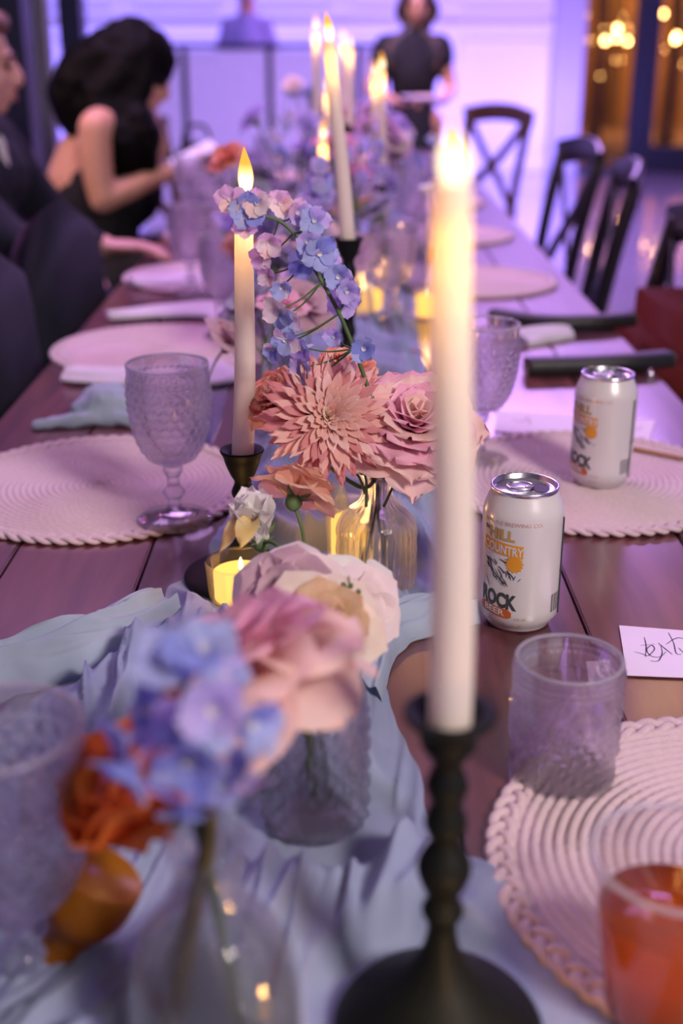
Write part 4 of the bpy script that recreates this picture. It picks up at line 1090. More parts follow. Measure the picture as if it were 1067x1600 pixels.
p = P(936, 752, MZ); dup(can, (p.x, p.y, MZ + .0005), radians(-18), 'white beer can standing on the placemat, farther one', 'white beer cans')

# ================================================================== CARDS, PEN, KNIFE, NAPKINS
def card(name, corners, label, z=T + .0012, th=.0006):
    c0 = sum((Vector(c) for c in corners), Vector()) / 4; c0.z = 0
    t_ = thing(name, label, 'card', (c0.x, c0.y, z))
    V = [Vector((c[0] - c0.x, c[1] - c0.y, 0)) for c in corners] + [Vector((c[0] - c0.x, c[1] - c0.y, th)) for c in corners]
    F = [(0, 1, 2, 3), (7, 6, 5, 4), (0, 4, 5, 1), (1, 5, 6, 2), (2, 6, 7, 3), (3, 7, 4, 0)]
    mo('paper', V, F, M['card'], t_, False); return t_
k1 = card('place_card', [P(979, 1058), P(1130, 1064), P(1118, 992), P(967, 980)], 'lilac place card with handwritten black name by the tumbler')
def ink(parent, strokes, z=.0009, wd=.0009):
    base = parent.location
    for s in strokes:
        pts = [Vector((q.x, q.y, 0)) - Vector((base.x, base.y, 0)) for q in (P(*c) for c in s)]
        pts = [Vector(q) for q in smooth_prof([tuple(q) for q in pts], 6)] if len(pts) > 2 else pts
        vf = strip2d([(q.x, q.y) for q in pts], wd); V = [Vector((v.x, v.y, z)) for v in vf[0]]
        mo('pen_stroke', V, vf[1], M['ink'], parent, False)
ink(k1, [[(991, 1022), (1003, 1025), (1012, 1028), (1022, 1018), (1018, 1012), (1010, 1018), (1016, 1028), (1030, 1030), (1040, 1022)], [(1006, 999), (1009, 1012), (1008, 1030)], [(1000, 1012), (1022, 1010)], [(1032, 1012), (1034, 1024), (1028, 1036), (1015, 1036)],
          [(1028, 1008), (1040, 1018), (1050, 1026)], [(1044, 992), (1052, 1008), (1056, 1024), (1064, 1026)], [(1040, 1010), (1058, 1000), (1075, 1004)], [(1060, 1016), (1070, 1024), (1082, 1020), (1095, 1014), (1108, 1022)]])
k2 = card('place_card', [P(772, 676), P(1014, 691), P(1024, 658), P(776, 644)], 'long lilac name card behind the farther beer can', T + .0012)
ink(k2, [[(800, 655), (812, 662), (824, 656), (830, 664)], [(822, 652), (828, 668)], [(986, 668), (996, 674), (1004, 668)]], wd=.001)
pn = thing('pencil', 'slim tan wooden pencil lying on the placemat behind the farther can', 'pencil', P(1030, 708, MZ + .002))
a_ = P(975, 698, MZ + .003) - pn.location; b_ = P(1064, 716, MZ + .003) - pn.location
vf = tube([a_, b_], .0026, 6); mo('barrel', vf[0], vf[1], M['tan'], pn, False)
vf = tube([b_, b_ + (b_ - a_).normalized() * .008], [.0024, .0005], 6, False); mo('tip', vf[0], vf[1], M['ink'], pn, False)
# knife
kn = thing('table_knife', 'steel table knife gleaming violet between goblet and slim candle', 'knife', P(322, 660, T + .0015))
kb = [P(310, 705), P(312, 690), P(318, 660), P(322, 625), P(326, 592)]; kb2 = [P(327, 705), P(332, 690), P(345, 660), P(354, 625), P(357, 592)]
V = []; n_ = len(kb)
for a_, b_ in zip(kb, kb2):
    for p, z in ((a_, .0005), (b_, .0005), (b_, .0022), (a_, .0022)): V.append(Vector((p.x, p.y, T + z)) - kn.location)
F = [(4 * i + k, 4 * i + (k + 1) % 4, 4 * i + 4 + (k + 1) % 4, 4 * i + 4 + k) for i in range(n_ - 1) for k in range(4)] + [(0, 3, 2, 1), (4 * n_ - 4, 4 * n_ - 3, 4 * n_ - 2, 4 * n_ - 1)]
mo('blade', V, F, M['steel'], kn, False)
# napkins
vf = fold_strip([P(168, 498, MZ), P(250, 490, MZ), P(330, 485, MZ), P(372, 488, MZ)], (.03, .16), .012, 5, 3)
o = mo('white_napkin', vf[0], vf[1], M['whitecloth']); tagp(o, 'white linen napkin folded to a point aiming at the table edge', 'napkin')
vf = fold_strip([P(105, 588, MZ), P(200, 592, MZ), P(300, 590, MZ), P(345, 580, MZ)], (.05, .12), .012, 4, 5)
o = mo('white_napkin', vf[0], vf[1], M['whitecloth']); tagp(o, 'white linen napkin lying flat on the placemat behind the knotted one', 'napkin')
vf = fold_strip([P(205, 445, MZ), P(260, 440, MZ), P(310, 436, MZ)], (.05, .14), .012, 4, 6)
o = mo('white_napkin', vf[0], vf[1], M['whitecloth']); tagp(o, 'white linen napkin beside the suited man\'s hand', 'napkin')
vf = fold_strip([P(800, 535), P(835, 530), P(885, 525)], (.09, .05), .016, 4, 9)
o = mo('white_napkin', vf[0], vf[1], M['whitecloth']); tagp(o, 'white linen napkin between the two black bag straps', 'napkin')
kx = P(168, 650)
pcs = [ellipsoid(kx + Vector((.0, 0, .020)), (.038, .028, .024)), tube([kx + Vector((-.03, -.02, .012)), kx + Vector((0, -.028, .03)), kx + Vector((.03, -.012, .014))], [.014, .017, .014], 12),
       tube([P(56, 672) + Vector((0, 0, .006)), P(110, 668) + Vector((0, 0, .008)), P(160, 664) + Vector((0, 0, .010)), P(235, 668) + Vector((0, 0, .008))], [.007, .010, .011, .009], 10),
       tube([kx + Vector((.02, .0, .02)), kx + Vector((.06, .015, .012)), kx + Vector((.09, .0, .008))], [.014, .012, .008], 10)]
cloth_lump('knotted_napkin', pcs, M['bluecloth'], 'pale blue gauze napkin knotted beyond the goblet on bare wood', disp=.004)
# brown bent wire behind the rose
wr = thing('bent_wire', 'thin brown curved wire lying behind the pink garden rose', 'wire', P(640, 560))
vf = tube(spline([P(612, 549, T + .008), P(640, 548, T + .008), P(660, 552, T + .008), P(672, 570, T + .006), P(684, 590, T + .004)], 6), .0022, 8); mo('wire_rod', [v - wr.location for v in vf[0]], vf[1], M['tan'], wr)

# bag with straps
bx0 = P(1060, 520, T - .03)
bgo = thing('leather_bag', 'dark red-brown leather bag on the chair with two black straps over the table', 'bag', (.625, 2.02, .474))
vf = box(0, 0, .155, .26, .62, .31, .05); V = [Vector((v.x * (1 - .1 * (v.z / .26)), v.y, v.z + (.012 * sin(v.y * 14) if v.z > .2 else 0))) for v in vf[0]]; mo('bag_body', V, vf[1], M['leather'], bgo)
def bar(pts, w_, h_):
    pts = spline(pts, 8); V = []; F = []
    for k, p in enumerate(pts):
        t = (pts[min(k + 1, len(pts) - 1)] - pts[max(k - 1, 0)]).normalized(); s = Vector((-t.y, t.x, 0)).normalized(); u_ = s.cross(t)
        for q in range(12):
            a = 2 * pi * q / 12; ca, sa = cos(a), sin(a)
            V.append(p + s * (w_ / 2) * (abs(ca) ** .5) * (1 if ca > 0 else -1) + u_ * (h_ / 2) * (abs(sa) ** .5) * (1 if sa > 0 else -1))
    for k in range(len(pts) - 1):
        for q in range(12): F.append((k * 12 + q, k * 12 + (q + 1) % 12, (k + 1) * 12 + (q + 1) % 12, (k + 1) * 12 + q))
    F.append(tuple(range(12))); F.append(tuple(range(len(V) - 12, len(V)))[::-1])
    return V, F
for pts in ([P(822, 572, T + .013), P(900, 570, T + .013), P(980, 566, T + .014), P(1045, 560, T + .012)], [P(770, 492, T + .014), P(850, 503, T + .014), P(930, 503, T + .014), P(985, 498, T + .012)]):
    vf = bar(pts, .034, .024); mo('strap', [v - bgo.location for v in vf[0]], vf[1], M['strap'], bgo)
vf = ellipsoid(P(1016, 588, T + .004), (.005, .005, .010), None, 10); mo('buckle', [v - bgo.location for v in vf[0]], vf[1], M['steel'], bgo)

# water bottle
wtp = P(664, 448)
wt = thing('water_bottle', 'clear plastic water bottle with blue and red label beside the big candle', 'bottle', (wtp.x, wtp.y, T + .003))
vf = shell(smooth_prof([(.027, 0), (.031, .004), (.032, .03), (.030, .06), (.032, .09), (.031, .12), (.022, .15), (.013, .165), (.012, .178)], 5), .0008, 40); mo('bottle_body', vf[0], vf[1], M['plastic'], wt)
for a0, a1, m in ((pi * 1.05, pi * 1.42, 'labelblue'), (pi * 1.42, pi * 1.55, 'labelwhite'), (pi * 1.55, pi * 1.75, 'labelred'), (pi * 1.75, pi * 3.05, 'labelwhite')):
    n_ = 10; V = [Vector((.0328 * cos(a0 + (a1 - a0) * i / n_), .0328 * sin(a0 + (a1 - a0) * i / n_), z)) for z in (.05, .078) for i in range(n_ + 1)]
    mo('label_panel', V, [(i, i + 1, n_ + 2 + i, n_ + 1 + i) for i in range(n_)], M[m], wt)
vf = lathe([(.0004, .178), (.0145, .176), (.0145, .19), (.0004, .191)], 24); mo('cap', vf[0], vf[1], M['labelwhite'], wt)

# ================================================================== CHAIRS
def crossback(loc, rz, label, m='chairwood', group='black cross-back chairs'):
    c = thing('cross_back_chair', label, 'chair', loc, rz, group); W = M[m]
    # faces local -X, back at +X; y = across
    def part(nm, vf): return mo(nm, vf[0], vf[1], W, c)
    V, F = box(0, 0, .455, .42, .42, .03, .012); part('seat', (V, F))
    for s in (-1, 1):
        part('back_post', tube(spline([(.22, s * .17, 0), (.19, s * .175, .25), (.185, s * .18, .46), (.215, s * .19, .68), (.255, s * .195, .87)], 4), .020, 10))
        part('front_leg', tube([(-.18, s * .18, 0), (-.17, s * .17, .45)], [.013, .017], 10))
        part('side_stretcher', tube([(-.175, s * .175, .2), (.19, s * .175, .2)], .009, 8))
        part('cross_slat', bar([(.19, -s * .172, .47), (.215, -s * .06, .60), (.232, s * .05, .70), (.248, s * .172, .84)], .012, .042))
    part('top_rail', bar([(.252, -.215, .865), (.275, -.1, .885), (.282, 0, .89), (.275, .1, .885), (.252, .215, .865)], .026, .080))
    part('front_stretcher', tube([(-.175, -.175, .26), (-.175, .175, .26)], .009, 8))
    return c
ch = crossback((.47, 3.22, 0), radians(-7), 'black cross-back chair, middle one of the row')
dup(ch, (.48, 3.86, 0), radians(6), 'black cross-back chair behind the middle chair of the row', 'black cross-back chairs')
dup(ch, (.40, 2.30, 0), radians(-4), 'black cross-back chair half cut by the frame, by the leather bag', 'black cross-back chairs')
crossback((.52, 5.72, 0), radians(38), 'brown cross-back chair at the far table corner turned sideways', 'brownwood', None)
crossback((-.62, 5.0, 0), radians(150), 'brown wooden chair in the candle glow beyond the seated woman', 'brownwood', None)

def fabric_chair(loc, rz, label):
    """rounded draped back, faces +X locally"""
    c = thing('draped_chair', label, 'chair', loc, rz, 'dark draped chairs')
    V = []; F = []; nx, nz = 60, 24
    for side in (0, 1):
        for j in range(nz + 1):
            t = j / nz
            for i in range(nx + 1):
                u = i / nx * 2 - 1
                top = .92 - .10 * abs(u) ** 2.6
                z = .02 + (top - .02) * t
                y = u * (.225 + .02 * (1 - t))
                thick = .05 * sqrt(max(0, 1 - abs(u) ** 4)) * (1 if t < .93 else sqrt(max(0, 1 - ((t - .93) / .07) ** 2)))
                pl_ = .010 * sin(u * 20 + 2 * noise.noise(Vector((u * 3, t * 2, 0)))) * (1 - t) ** .6
                x = -.22 - .05 * t + (thick if side else -thick) + (pl_ if not side else 0)
                V.append(Vector((x, y, z)))
    n1 = (nx + 1) * (nz + 1)
    for j in range(nz):
        for i in range(nx):
            a = j * (nx + 1) + i; F.append((a, a + 1, a + nx + 2, a + nx + 1)); F.append((n1 + a, n1 + a + nx + 1, n1 + a + nx + 2, n1 + a + 1))
    for i in range(nx): a = nz * (nx + 1) + i; F.append((a, a + 1, n1 + a + 1, n1 + a))
    mo('draped_back', V, F, M['slate'], c)
    vf = box(0, 0, .44, .44, .46, .10, .03); mo('seat', vf[0], vf[1], M['slate'], c)
    for sx in (-.17, .17):
        for sy in (-.19, .19): vf = tube([(sx, sy, 0), (sx, sy, .40)], .014, 8); mo('leg', vf[0], vf[1], M['chairwood'], c)
    return c
dc = fabric_chair((-.28, 1.86, 0), radians(4), 'dark slate draped chair with rounded back, closest one at the table side')
dup(dc, (-.285, 2.37, 0), radians(-3), 'dark slate draped chair just behind the closest draped chair')

# ================================================================== PEOPLE
def limb(pts, rad, n=14): return tube(spline(pts, 4), [r[0] for r in smooth_prof([(r,) for r in rad], 4)], n)
def hand(wrist, dirv, palm_n, s=1.0, curl=.5, side=1):
    """palm + five fingers; dirv along fingers, palm_n = direction the palm faces, side: thumb side sign"""
    d = Vector(dirv).normalized(); n_ = Vector(palm_n); n_ = (n_ - d * n_.dot(d)).normalized(); x = d.cross(n_) * side
    w = Vector(wrist); out = []
    pc_ = w + d * .045 * s
    R = Matrix((x, n_, d)).transposed()
    out.append(ellipsoid(pc_, (.040 * s, .014 * s, .052 * s), R, 16))
    for k, (off, L) in enumerate(((-.028, .062), (-.010, .075), (.010, .070), (.027, .054))):
        b = w + d * .080 * s + x * (-off) * s
        c1 = curl * (1 + .1 * k)
        p1 = b + (d * cos(c1 * .5) + n_ * sin(c1 * .5)) * L * .45 * s
        p2 = p1 + (d * cos(c1 * 1.2) + n_ * sin(c1 * 1.2)) * L * .32 * s
        p3 = p2 + (d * cos(c1 * 1.9) + n_ * sin(c1 * 1.9)) * L * .25 * s
        out.append(tube([b - d * .01 * s, b, p1, p2, p3], [.0092 * s, .0092 * s, .0085 * s, .0078 * s, .0068 * s], 8))
    t0 = w + d * .028 * s + x * .030 * s; t1 = t0 + (x * .7 + d * .6 + n_ * .3) * .034 * s; t2 = t1 + (x * .2 + d * .9 + n_ * .35) * .030 * s
    out.append(tube([w + d * .015 * s + x * .015 * s, t0, t1, t2], [.014 * s, .0125 * s, .010 * s, .008 * s], 8))
    return out
def head(c, fwd, up=(0, 0, 1), s=1.0):
    """pieces of a head centred at c looking along fwd; returns pieces, frame"""
    f = Vector(fwd).normalized(); u = Vector(up); u = (u - f * u.dot(f)).normalized(); r = f.cross(u)
    R = Matrix((r, f, u)).transposed(); c = Vector(c)
    L = lambda x, y, z: c + R @ (Vector((x, y, z)) * s)
    E = lambda p, rr: ellipsoid(L(*p), [q * s for q in rr], R, 18)
    pcs = [E((0, -.010, .030), (.072, .092, .080)), E((0, .030, -.030), (.060, .060, .075)), E((0, .062, -.085), (.026, .022, .020)), E((0, .020, -.065), (.050, .052, .040)),
           tube([L(0, .090, .012), L(0, .108, -.018), L(0, .104, -.030)], [.009 * s, .012 * s, .013 * s], 8), E((.014, .096, -.030), (.008, .009, .007)), E((-.014, .096, -.030), (.008, .009, .007)),
           E((0, .084, .026), (.046, .010, .009)), E((0, .091, -.056), (.022, .010, .006)), E((0, .089, -.067), (.019, .010, .007)),
           E((.032, .070, -.025), (.018, .016, .018)), E((-.032, .070, -.025), (.018, .016, .018)), E((.074, -.005, -.005), (.008, .018, .030)), E((-.074, -.005, -.005), (.008, .018, .030)),
           limb([L(0, -.005, -.06), L(0, -.025, -.12), L(0, -.035, -.17)], [.052 * s, .050 * s, .058 * s])]
    return pcs, L, R
def face_parts(parent, L, R, s=1.0, base=Vector((0, 0, 0))):
    for sx in (-1, 1):
        e = ellipsoid(L(sx * .030, .082, .004) - base, (.012 * s, .008 * s, .007 * s), R, 10); mo('eye', e[0], e[1], M['eye'], parent)
        b = tube([L(sx * .014, .094, .024) - base, L(sx * .032, .092, .030) - base, L(sx * .048, .080, .024) - base], .003 * s, 6); mo('eyebrow', b[0], b[1], M['hairbrown'], parent)
    for z in (-.056, -.066):
        e = ellipsoid(L(0, .096, z) - base, (.020 * s, .008 * s, .0045 * s), R, 10); mo('lip', e[0], e[1], M['lip'], parent)

# --- seated woman in black dress, long black hair, holding a phone
wm = thing('person', 'seated woman with long black hair and bare shoulders looking at her phone', 'person', (0, 0, 0)); WY = 3.62
hc = Vector((-.575, 3.68, 1.125)); fwd = Vector((.80, .10, -.52))
pcs, L, R = head(hc, fwd, (.3, 0, 1), .92)
shR = Q(150, 200, 3.52); elR = Q(160, 312, 3.50); wrR = Q(262, 268, 3.60)
shL = shR + Vector((.08, .34, .0)); elL = Vector((-.60, 3.98, .80)); wrL = Q(285, 262, 3.76)
neckb = (shR + shL) / 2 + Vector((.02, 0, .045))
pcs += [limb([hc + Vector((-.03, 0, -.05)), neckb + Vector((0, 0, .02)), neckb], [.045, .047, .06]),
        limb([shR, neckb + Vector((-.01, 0, -.025)), shL], [.050, .062, .050]), limb([neckb + Vector((-.02, 0, -.05)), Vector((-.745, 3.68, .82)), Vector((-.74, 3.69, .62)), Vector((-.72, 3.69, .52))], [.105, .118, .125, .15]),
        limb([shR + Vector((0, .10, -.06)), shL + Vector((0, -.10, -.06))], [.085, .085]),
        limb([shR, (shR + elR) / 2 + Vector((-.008, 0, 0)), elR], [.050, .046, .038]), limb([elR, (elR + wrR) / 2, wrR], [.038, .034, .024]),
        limb([shL, (shL + elL) / 2, elL], [.048, .042, .036]), limb([elL, (elL + wrL) / 2, wrL], [.036, .032, .023]),
        limb([Vector((-.72, 3.60, .53)), Vector((-.45, 3.58, .54)), Vector((-.30, 3.58, .53)), Vector((-.28, 3.58, .30)), Vector((-.30, 3.58, .06))], [.09, .085, .065, .055, .04]),
        limb([Vector((-.72, 3.79, .53)), Vector((-.45, 3.80, .54)), Vector((-.30, 3.80, .53)), Vector((-.28, 3.80, .30)), Vector((-.30, 3.80, .06))], [.09, .085, .065, .055, .04]),
        ellipsoid((-.24, 3.58, .035), (.11, .04, .035)), ellipsoid((-.24, 3.80, .035), (.11, .04, .035))]
pcs += hand(wrR, (.92, .35, .05), (.1, .2, 1), .95, .9, -1) + hand(wrL, (.92, -.25, .0), (.1, -.2, 1), .95, .9, 1)
fuse('body', pcs, M['skin'], .0065, 4, wm); face_parts(wm, L, R, .92)
# dress: bodice + skirt
dr = [limb([Vector((-.70, 3.69, .875)), Vector((-.732, 3.685, .78)), Vector((-.742, 3.69, .62)), Vector((-.72, 3.69, .50))], [.125, .135, .142, .168]),
      limb([Vector((-.62, 3.60, .93)), Vector((-.62, 3.78, .93))], [.055, .055]), limb([Vector((-.66, 3.68, .86)), Vector((-.64, 3.68, .80))], [.10, .12]),
      limb([Vector((-.72, 3.60, .53)), Vector((-.46, 3.58, .545)), Vector((-.33, 3.58, .54)), Vector((-.31, 3.58, .35))], [.11, .105, .088, .085]), limb([Vector((-.72, 3.79, .53)), Vector((-.46, 3.80, .545)), Vector((-.33, 3.80, .54)), Vector((-.31, 3.80, .35))], [.11, .105, .088, .085])]
fuse('black_dress', dr, M['black'], .010, 4, wm, .004, 14)
hr = [ellipsoid(L(0, -.018, .040), (.088, .108, .092), R), limb([L(-.01, -.06, .05), L(0, -.10, -.04), L(.0, -.13, -.16), Vector((-.70, 3.66, .94)), Vector((-.70, 3.66, .84))], [.08, .085, .085, .075, .035]),
      limb([L(.062, .01, .05), L(.078, .025, -.03), L(.082, .02, -.10), Vector((-.555, 3.57, .96)), Vector((-.545, 3.57, .86))], [.030, .042, .050, .052, .020]),
      limb([L(.05, -.03, .04), L(.07, -.04, -.05), L(.075, -.05, -.14), Vector((-.615, 3.56, .93)), Vector((-.60, 3.57, .85))], [.05, .055, .06, .06, .03]),
      limb([L(-.062, .0, .05), L(-.078, .01, -.04), L(-.08, .0, -.12), Vector((-.56, 3.80, .93))], [.035, .045, .05, .03])]
fuse('long_black_hair', hr, M['hair'], .008, 3, wm, .006, 28)
ph = thing('phone', 'glowing phone held up by the seated woman', 'phone', Q(303, 243, 3.66)); ph.rotation_euler = (radians(20), radians(-25), .35)
vf = box(0, 0, 0, .145, .070, .008, .003); mo('case', vf[0], vf[1], M['dark'], ph, False)
vf = box(0, 0, .0045, .138, .064, .0012); mo('screen', vf[0], vf[1], M['screen'], ph, False)

# --- suited man at the edge
mn = thing('person', 'man in dark navy suit with white collar, hand resting on the table edge', 'person', (0, 0, 0))
hc = Vector((-.835, 2.92, 1.16)); pcs, L, R = head(hc, (.97, .18, -.12), (0, 0, 1), 1.0)
shR = Vector((-.90, 2.74, .985)); shL = Vector((-.86, 3.10, .985)); elR = Vector((-.70, 2.62, .80)); wrR = Vector((-.52, 2.66, .795)); elL = Vector((-.72, 3.22, .72)); wrL = Vector((-.60, 3.05, .60))
pcs += [limb([hc + Vector((-.02, 0, -.08)), Vector((-.88, 2.92, 1.02))], [.055, .07])]
pcs += hand(wrR, (.95, .05, -.02), (0, 0, -1), 1.0, .35, 1) + [limb([elR, wrR], [.04, .028])]
pcs += hand(wrL, (.8, -.5, -.1), (0, 0, -1), 1.0, .5, -1) + [limb([elL, wrL], [.04, .028]), limb([Vector((-.88, 2.92, 1.02)), Vector((-.9, 2.92, .80))], [.08, .10]), limb([Vector((-.9, 2.92, .9)), shR, elR], [.05, .045, .04]), limb([Vector((-.9, 2.92, .9)), shL, elL], [.05, .045, .04])]
fuse('body', pcs, M['skin2'], .006, 4, mn); face_parts(mn, L, R, 1.0)
sj = [limb([Vector((-.88, 2.92, .98)), Vector((-.92, 2.92, .80)), Vector((-.92, 2.92, .58)), Vector((-.90, 2.92, .50))], [.10, .155, .155, .17]), limb([shR, Vector((-.88, 2.92, 1.005)), shL], [.065, .075, .065]), limb([shR + Vector((0, .08, -.08)), shL + Vector((0, -.08, -.08))], [.11, .11]),
      limb([shR, (shR + elR) / 2 + Vector((-.01, -.01, 0)), elR, (elR + wrR) / 2, wrR - Vector((.02, 0, 0))], [.068, .062, .056, .048, .040]), limb([shL, (shL + elL) / 2, elL, wrL - Vector((.02, 0, 0))], [.068, .062, .054, .040]),
      limb([Vector((-.90, 2.83, .53)), Vector((-.60, 2.82, .54)), Vector((-.48, 2.82, .52)), Vector((-.46, 2.82, .30)), Vector((-.47, 2.82, .08))], [.10, .095, .08, .07, .06]), limb([Vector((-.90, 3.01, .53)), Vector((-.60, 3.02, .54)), Vector((-.48, 3.02, .52)), Vector((-.46, 3.02, .30)), Vector((-.47, 3.02, .08))], [.10, .095, .08, .07, .06]),
      ellipsoid((-.42, 2.82, .04), (.13, .045, .04)), ellipsoid((-.42, 3.02, .04), (.13, .045, .04))]
fuse('navy_suit', sj, M['navy'], .009, 4, mn, .003, 18)
col_ = [tube(spline([L(-.062, -.03, -.135), L(-.060, .03, -.145), L(0, .055, -.165), L(.060, .03, -.145), L(.062, -.03, -.135), L(0, -.075, -.125), L(-.062, -.03, -.135)], 5), .014, 8), limb([L(0, .05, -.17), L(0, .075, -.26)], [.03, .025])]
fuse('white_collar', col_, M['shirt'], .005, 3, mn)
hr = [ellipsoid(L(0, -.030, .052), (.080, .092, .078), R), ellipsoid(L(0, .035, .092), (.062, .050, .028), R), ellipsoid(L(0, -.065, -.01), (.070, .05, .06), R)]
fuse('short_hair', hr, M['hairfair'], .006, 2, mn, .005, 60)

# --- standing waitress with tray
ws = thing('person', 'woman standing in black top with long dark hair, carrying a plate', 'person', (0, 0, 0)); WY = 6.75
hc = Q(652, 6, WY); pcs, L, R = head(hc, (-.05, -.90, -.16), (0, 0, 1), .88)
shl = Q(601, 72, WY); shr = Q(690, 72, WY); nb_ = (shl + shr) / 2 + Vector((0, .02, .05)); ell = Q(578, 140, WY - .02); elr = Q(703, 140, WY - .02); wl = Q(622, 162, WY - .30); wr2 = Q(690, 160, WY - .30)
cxw = (shl.x + shr.x) / 2
legs = [limb([Vector((cxw + s * .09, WY, .78)), Vector((cxw + s * .085, WY - .01, .42)), Vector((cxw + s * .085, WY + .02, .07))], [.085, .052, .035]) for s in (-1, 1)]
pcs += [limb([hc + Vector((0, .03, -.07)), nb_], [.045, .05]), limb([shl, nb_ + Vector((0, 0, -.03)), shr], [.045, .055, .045]), limb([nb_ + Vector((0, 0, -.05)), Vector((cxw, WY, 1.0)), Vector((cxw, WY, .80))], [.09, .105, .125]),
        limb([shl, ell], [.045, .036]), limb([ell, (ell + wl) / 2, wl], [.036, .032, .023]), limb([shr, elr], [.045, .036]), limb([elr, (elr + wr2) / 2, wr2], [.036, .032, .023])] + legs
pcs += [ellipsoid((cxw + s * .085, WY - .06, .035), (.04, .11, .035)) for s in (-1, 1)]
pcs += hand(wl, (.45, -.6, .05), (.1, -.1, 1), .9, .5, 1) + hand(wr2, (-.45, -.6, .05), (-.1, -.1, 1), .9, .5, -1)
fuse('body', pcs, M['skin'], .007, 4, ws); face_parts(ws, L, R, .88)
dr = [limb([nb_ + Vector((0, 0, -.06)), Vector((cxw, WY, 1.02)), Vector((cxw, WY, .90)), Vector((cxw, WY, .70)), Vector((cxw, WY, .38))], [.115, .128, .118, .155, .20]), limb([shl + Vector((.01, 0, 0)), nb_ + Vector((0, 0, -.05)), shr - Vector((.01, 0, 0))], [.060, .07, .060]),
      limb([shl + Vector((.04, 0, -.07)), shr + Vector((-.04, 0, -.07))], [.095, .095]), limb([shl, shl + (ell - shl) * .3], [.06, .055]), limb([shr, shr + (elr - shr) * .3], [.06, .055])]
fuse('black_dress', dr, M['black'], .012, 3, ws, .004, 14)
hr = [ellipsoid(L(0, -.034, .045), (.086, .096, .088), R)] + [limb([L(s * .068, -.01, .03), L(s * .088, -.01, -.07), Vector((cxw + s * .11, WY - .03, 1.17)), Vector((cxw + s * .12, WY - .09, 1.05))], [.026, .032, .036, .016]) for s in (-1, 1)] + [limb([L(0, -.08, .02), L(0, -.10, -.12), Vector((cxw, WY + .10, 1.05))], [.08, .08, .05])]
fuse('long_dark_hair', hr, M['hairbrown'], .009, 3, ws, .005, 28)
pt_ = thing('plate', 'white plate carried by the standing woman', 'plate', (Q(660, 156, WY - .38).x, WY - .40, Q(660, 156, WY - .38).z))
vf = lathe([(.0004, 0), (.06, 0), (.075, .004), (.115, .016), (.116, .018), (.074, .007), (.0004, .004)], 40); mo('dish', vf[0], vf[1], M['shirt'], pt_)
vf = ellipsoid((0, 0, .012), (.06, .05, .012), None, 14); mo('food', vf[0], vf[1], M['p_cream'], pt_)

# --- DJ booth and the person behind it
BY = 8.2
bt = thing('booth', 'white fabric front DJ booth with dark frame by the back wall', 'booth', (0, BY, 0))
xe = [Q(x, 150, BY).x for x in (150, 290, 422, 560, 600)]
for i in range(len(xe) - 1):
    zt = 1.15
    vf = box((xe[i] + xe[i + 1]) / 2, 0, zt / 2, xe[i + 1] - xe[i] - .04, .02, zt - .04); mo('fabric_panel', vf[0], vf[1], M['booth'], bt, False)
for x in xe: vf = box(x, 0, .575, .035, .04, 1.15, .004); mo('frame_post', vf[0], vf[1], M['dark'], bt, False)
vf = box((xe[0] + xe[-1]) / 2, 0, 1.155, xe[-1] - xe[0] + .04, .045, .03, .004); mo('top_bar', vf[0], vf[1], M['dark'], bt, False)
dj = thing('person', 'person in lilac shirt standing behind the booth', 'person', (0, 0, 0)); DYY = 8.9
sl_ = Q(361, 43, DYY); sr_ = Q(411, 43, DYY); nbk = (sl_ + sr_) / 2 + Vector((0, .02, .05)); cx_ = nbk.x; hc = nbk + Vector((0, -.02, .20)); pcs, L, R = head(hc, (.1, -.9, -.35), (0, 0, 1), .98)
pcs += [limb([hc + Vector((0, .02, -.08)), nbk], [.055, .06]), limb([Vector((cx_, DYY, 1.2)), Vector((cx_, DYY, .95))], [.12, .13])]
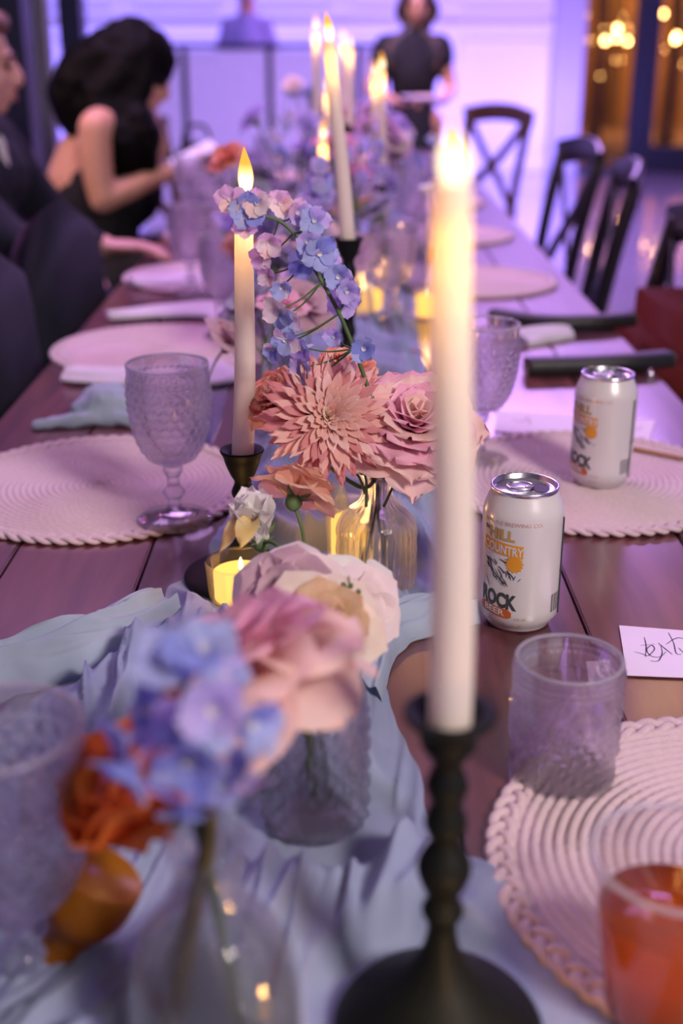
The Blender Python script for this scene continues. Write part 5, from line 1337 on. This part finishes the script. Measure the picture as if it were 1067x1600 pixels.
for s, sh in ((-1, sl_), (1, sr_)):
    el = Vector((cx_ + s * .185, DYY - .05, 1.03)); wr_ = Vector((cx_ + s * .15, DYY - .30, 1.03)); pcs += [limb([sh, el], [.05, .04]), limb([el, wr_], [.04, .026])] + hand(wr_, (0, -1, -.1), (0, 0, -1), 1, .4, s)
    pcs += [limb([Vector((cx_ + s * .1, DYY, .85)), Vector((cx_ + s * .1, DYY, .45)), Vector((cx_ + s * .1, DYY + .02, .07))], [.095, .06, .045]), ellipsoid((cx_ + s * .1, DYY - .06, .035), (.045, .13, .035))]
fuse('body', pcs, M['skin2'], .009, 4, dj); face_parts(dj, L, R, .98)
sh_ = [limb([nbk + Vector((0, 0, -.05)), Vector((cx_, DYY, 1.15)), Vector((cx_, DYY, .92))], [.11, .145, .15]), limb([sl_, nbk + Vector((0, 0, -.07)), sr_], [.065, .075, .065])]
for s, sh in ((-1, sl_), (1, sr_)): sh_.append(limb([sh, Vector((cx_ + s * .185, DYY - .05, 1.03)), Vector((cx_ + s * .17, DYY - .24, 1.035))], [.072, .058, .045]))
fuse('lilac_shirt', sh_, M['lilacshirt'], .012, 3, dj)
tr2 = [limb([Vector((cx_ + s * .085, DYY, .93)), Vector((cx_ + s * .1, DYY, .48)), Vector((cx_ + s * .1, DYY + .02, .09))], [.125, .09, .075]) for s in (-1, 1)]
fuse('dark_trousers', tr2, M['black'], .014, 3, dj)
hr = [ellipsoid(L(0, -.028, .05), (.080, .094, .080), R)]; fuse('short_dark_hair', hr, M['hairbrown'], .008, 2, dj, .004, 60)

# dark handbag on the table beyond the seated woman
hb = thing('handbag', 'small dark handbag standing on the table past the phone', 'bag', (*P(308, 252)[:2], T))
hb.location = (Q(308, 240, 4.3).x, 4.3, T)
vf = box(0, 0, .06, .16, .08, .12, .02); V = [Vector((v.x * (1 - .25 * v.z / .12), v.y, v.z)) for v in vf[0]]; mo('bag_body', V, vf[1], M['black'], hb)
vf = tube(spline([(-.05, 0, .11), (-.03, 0, .17), (.03, 0, .17), (.05, 0, .11)], 5), .006, 8); mo('handle', vf[0], vf[1], M['black'], hb)
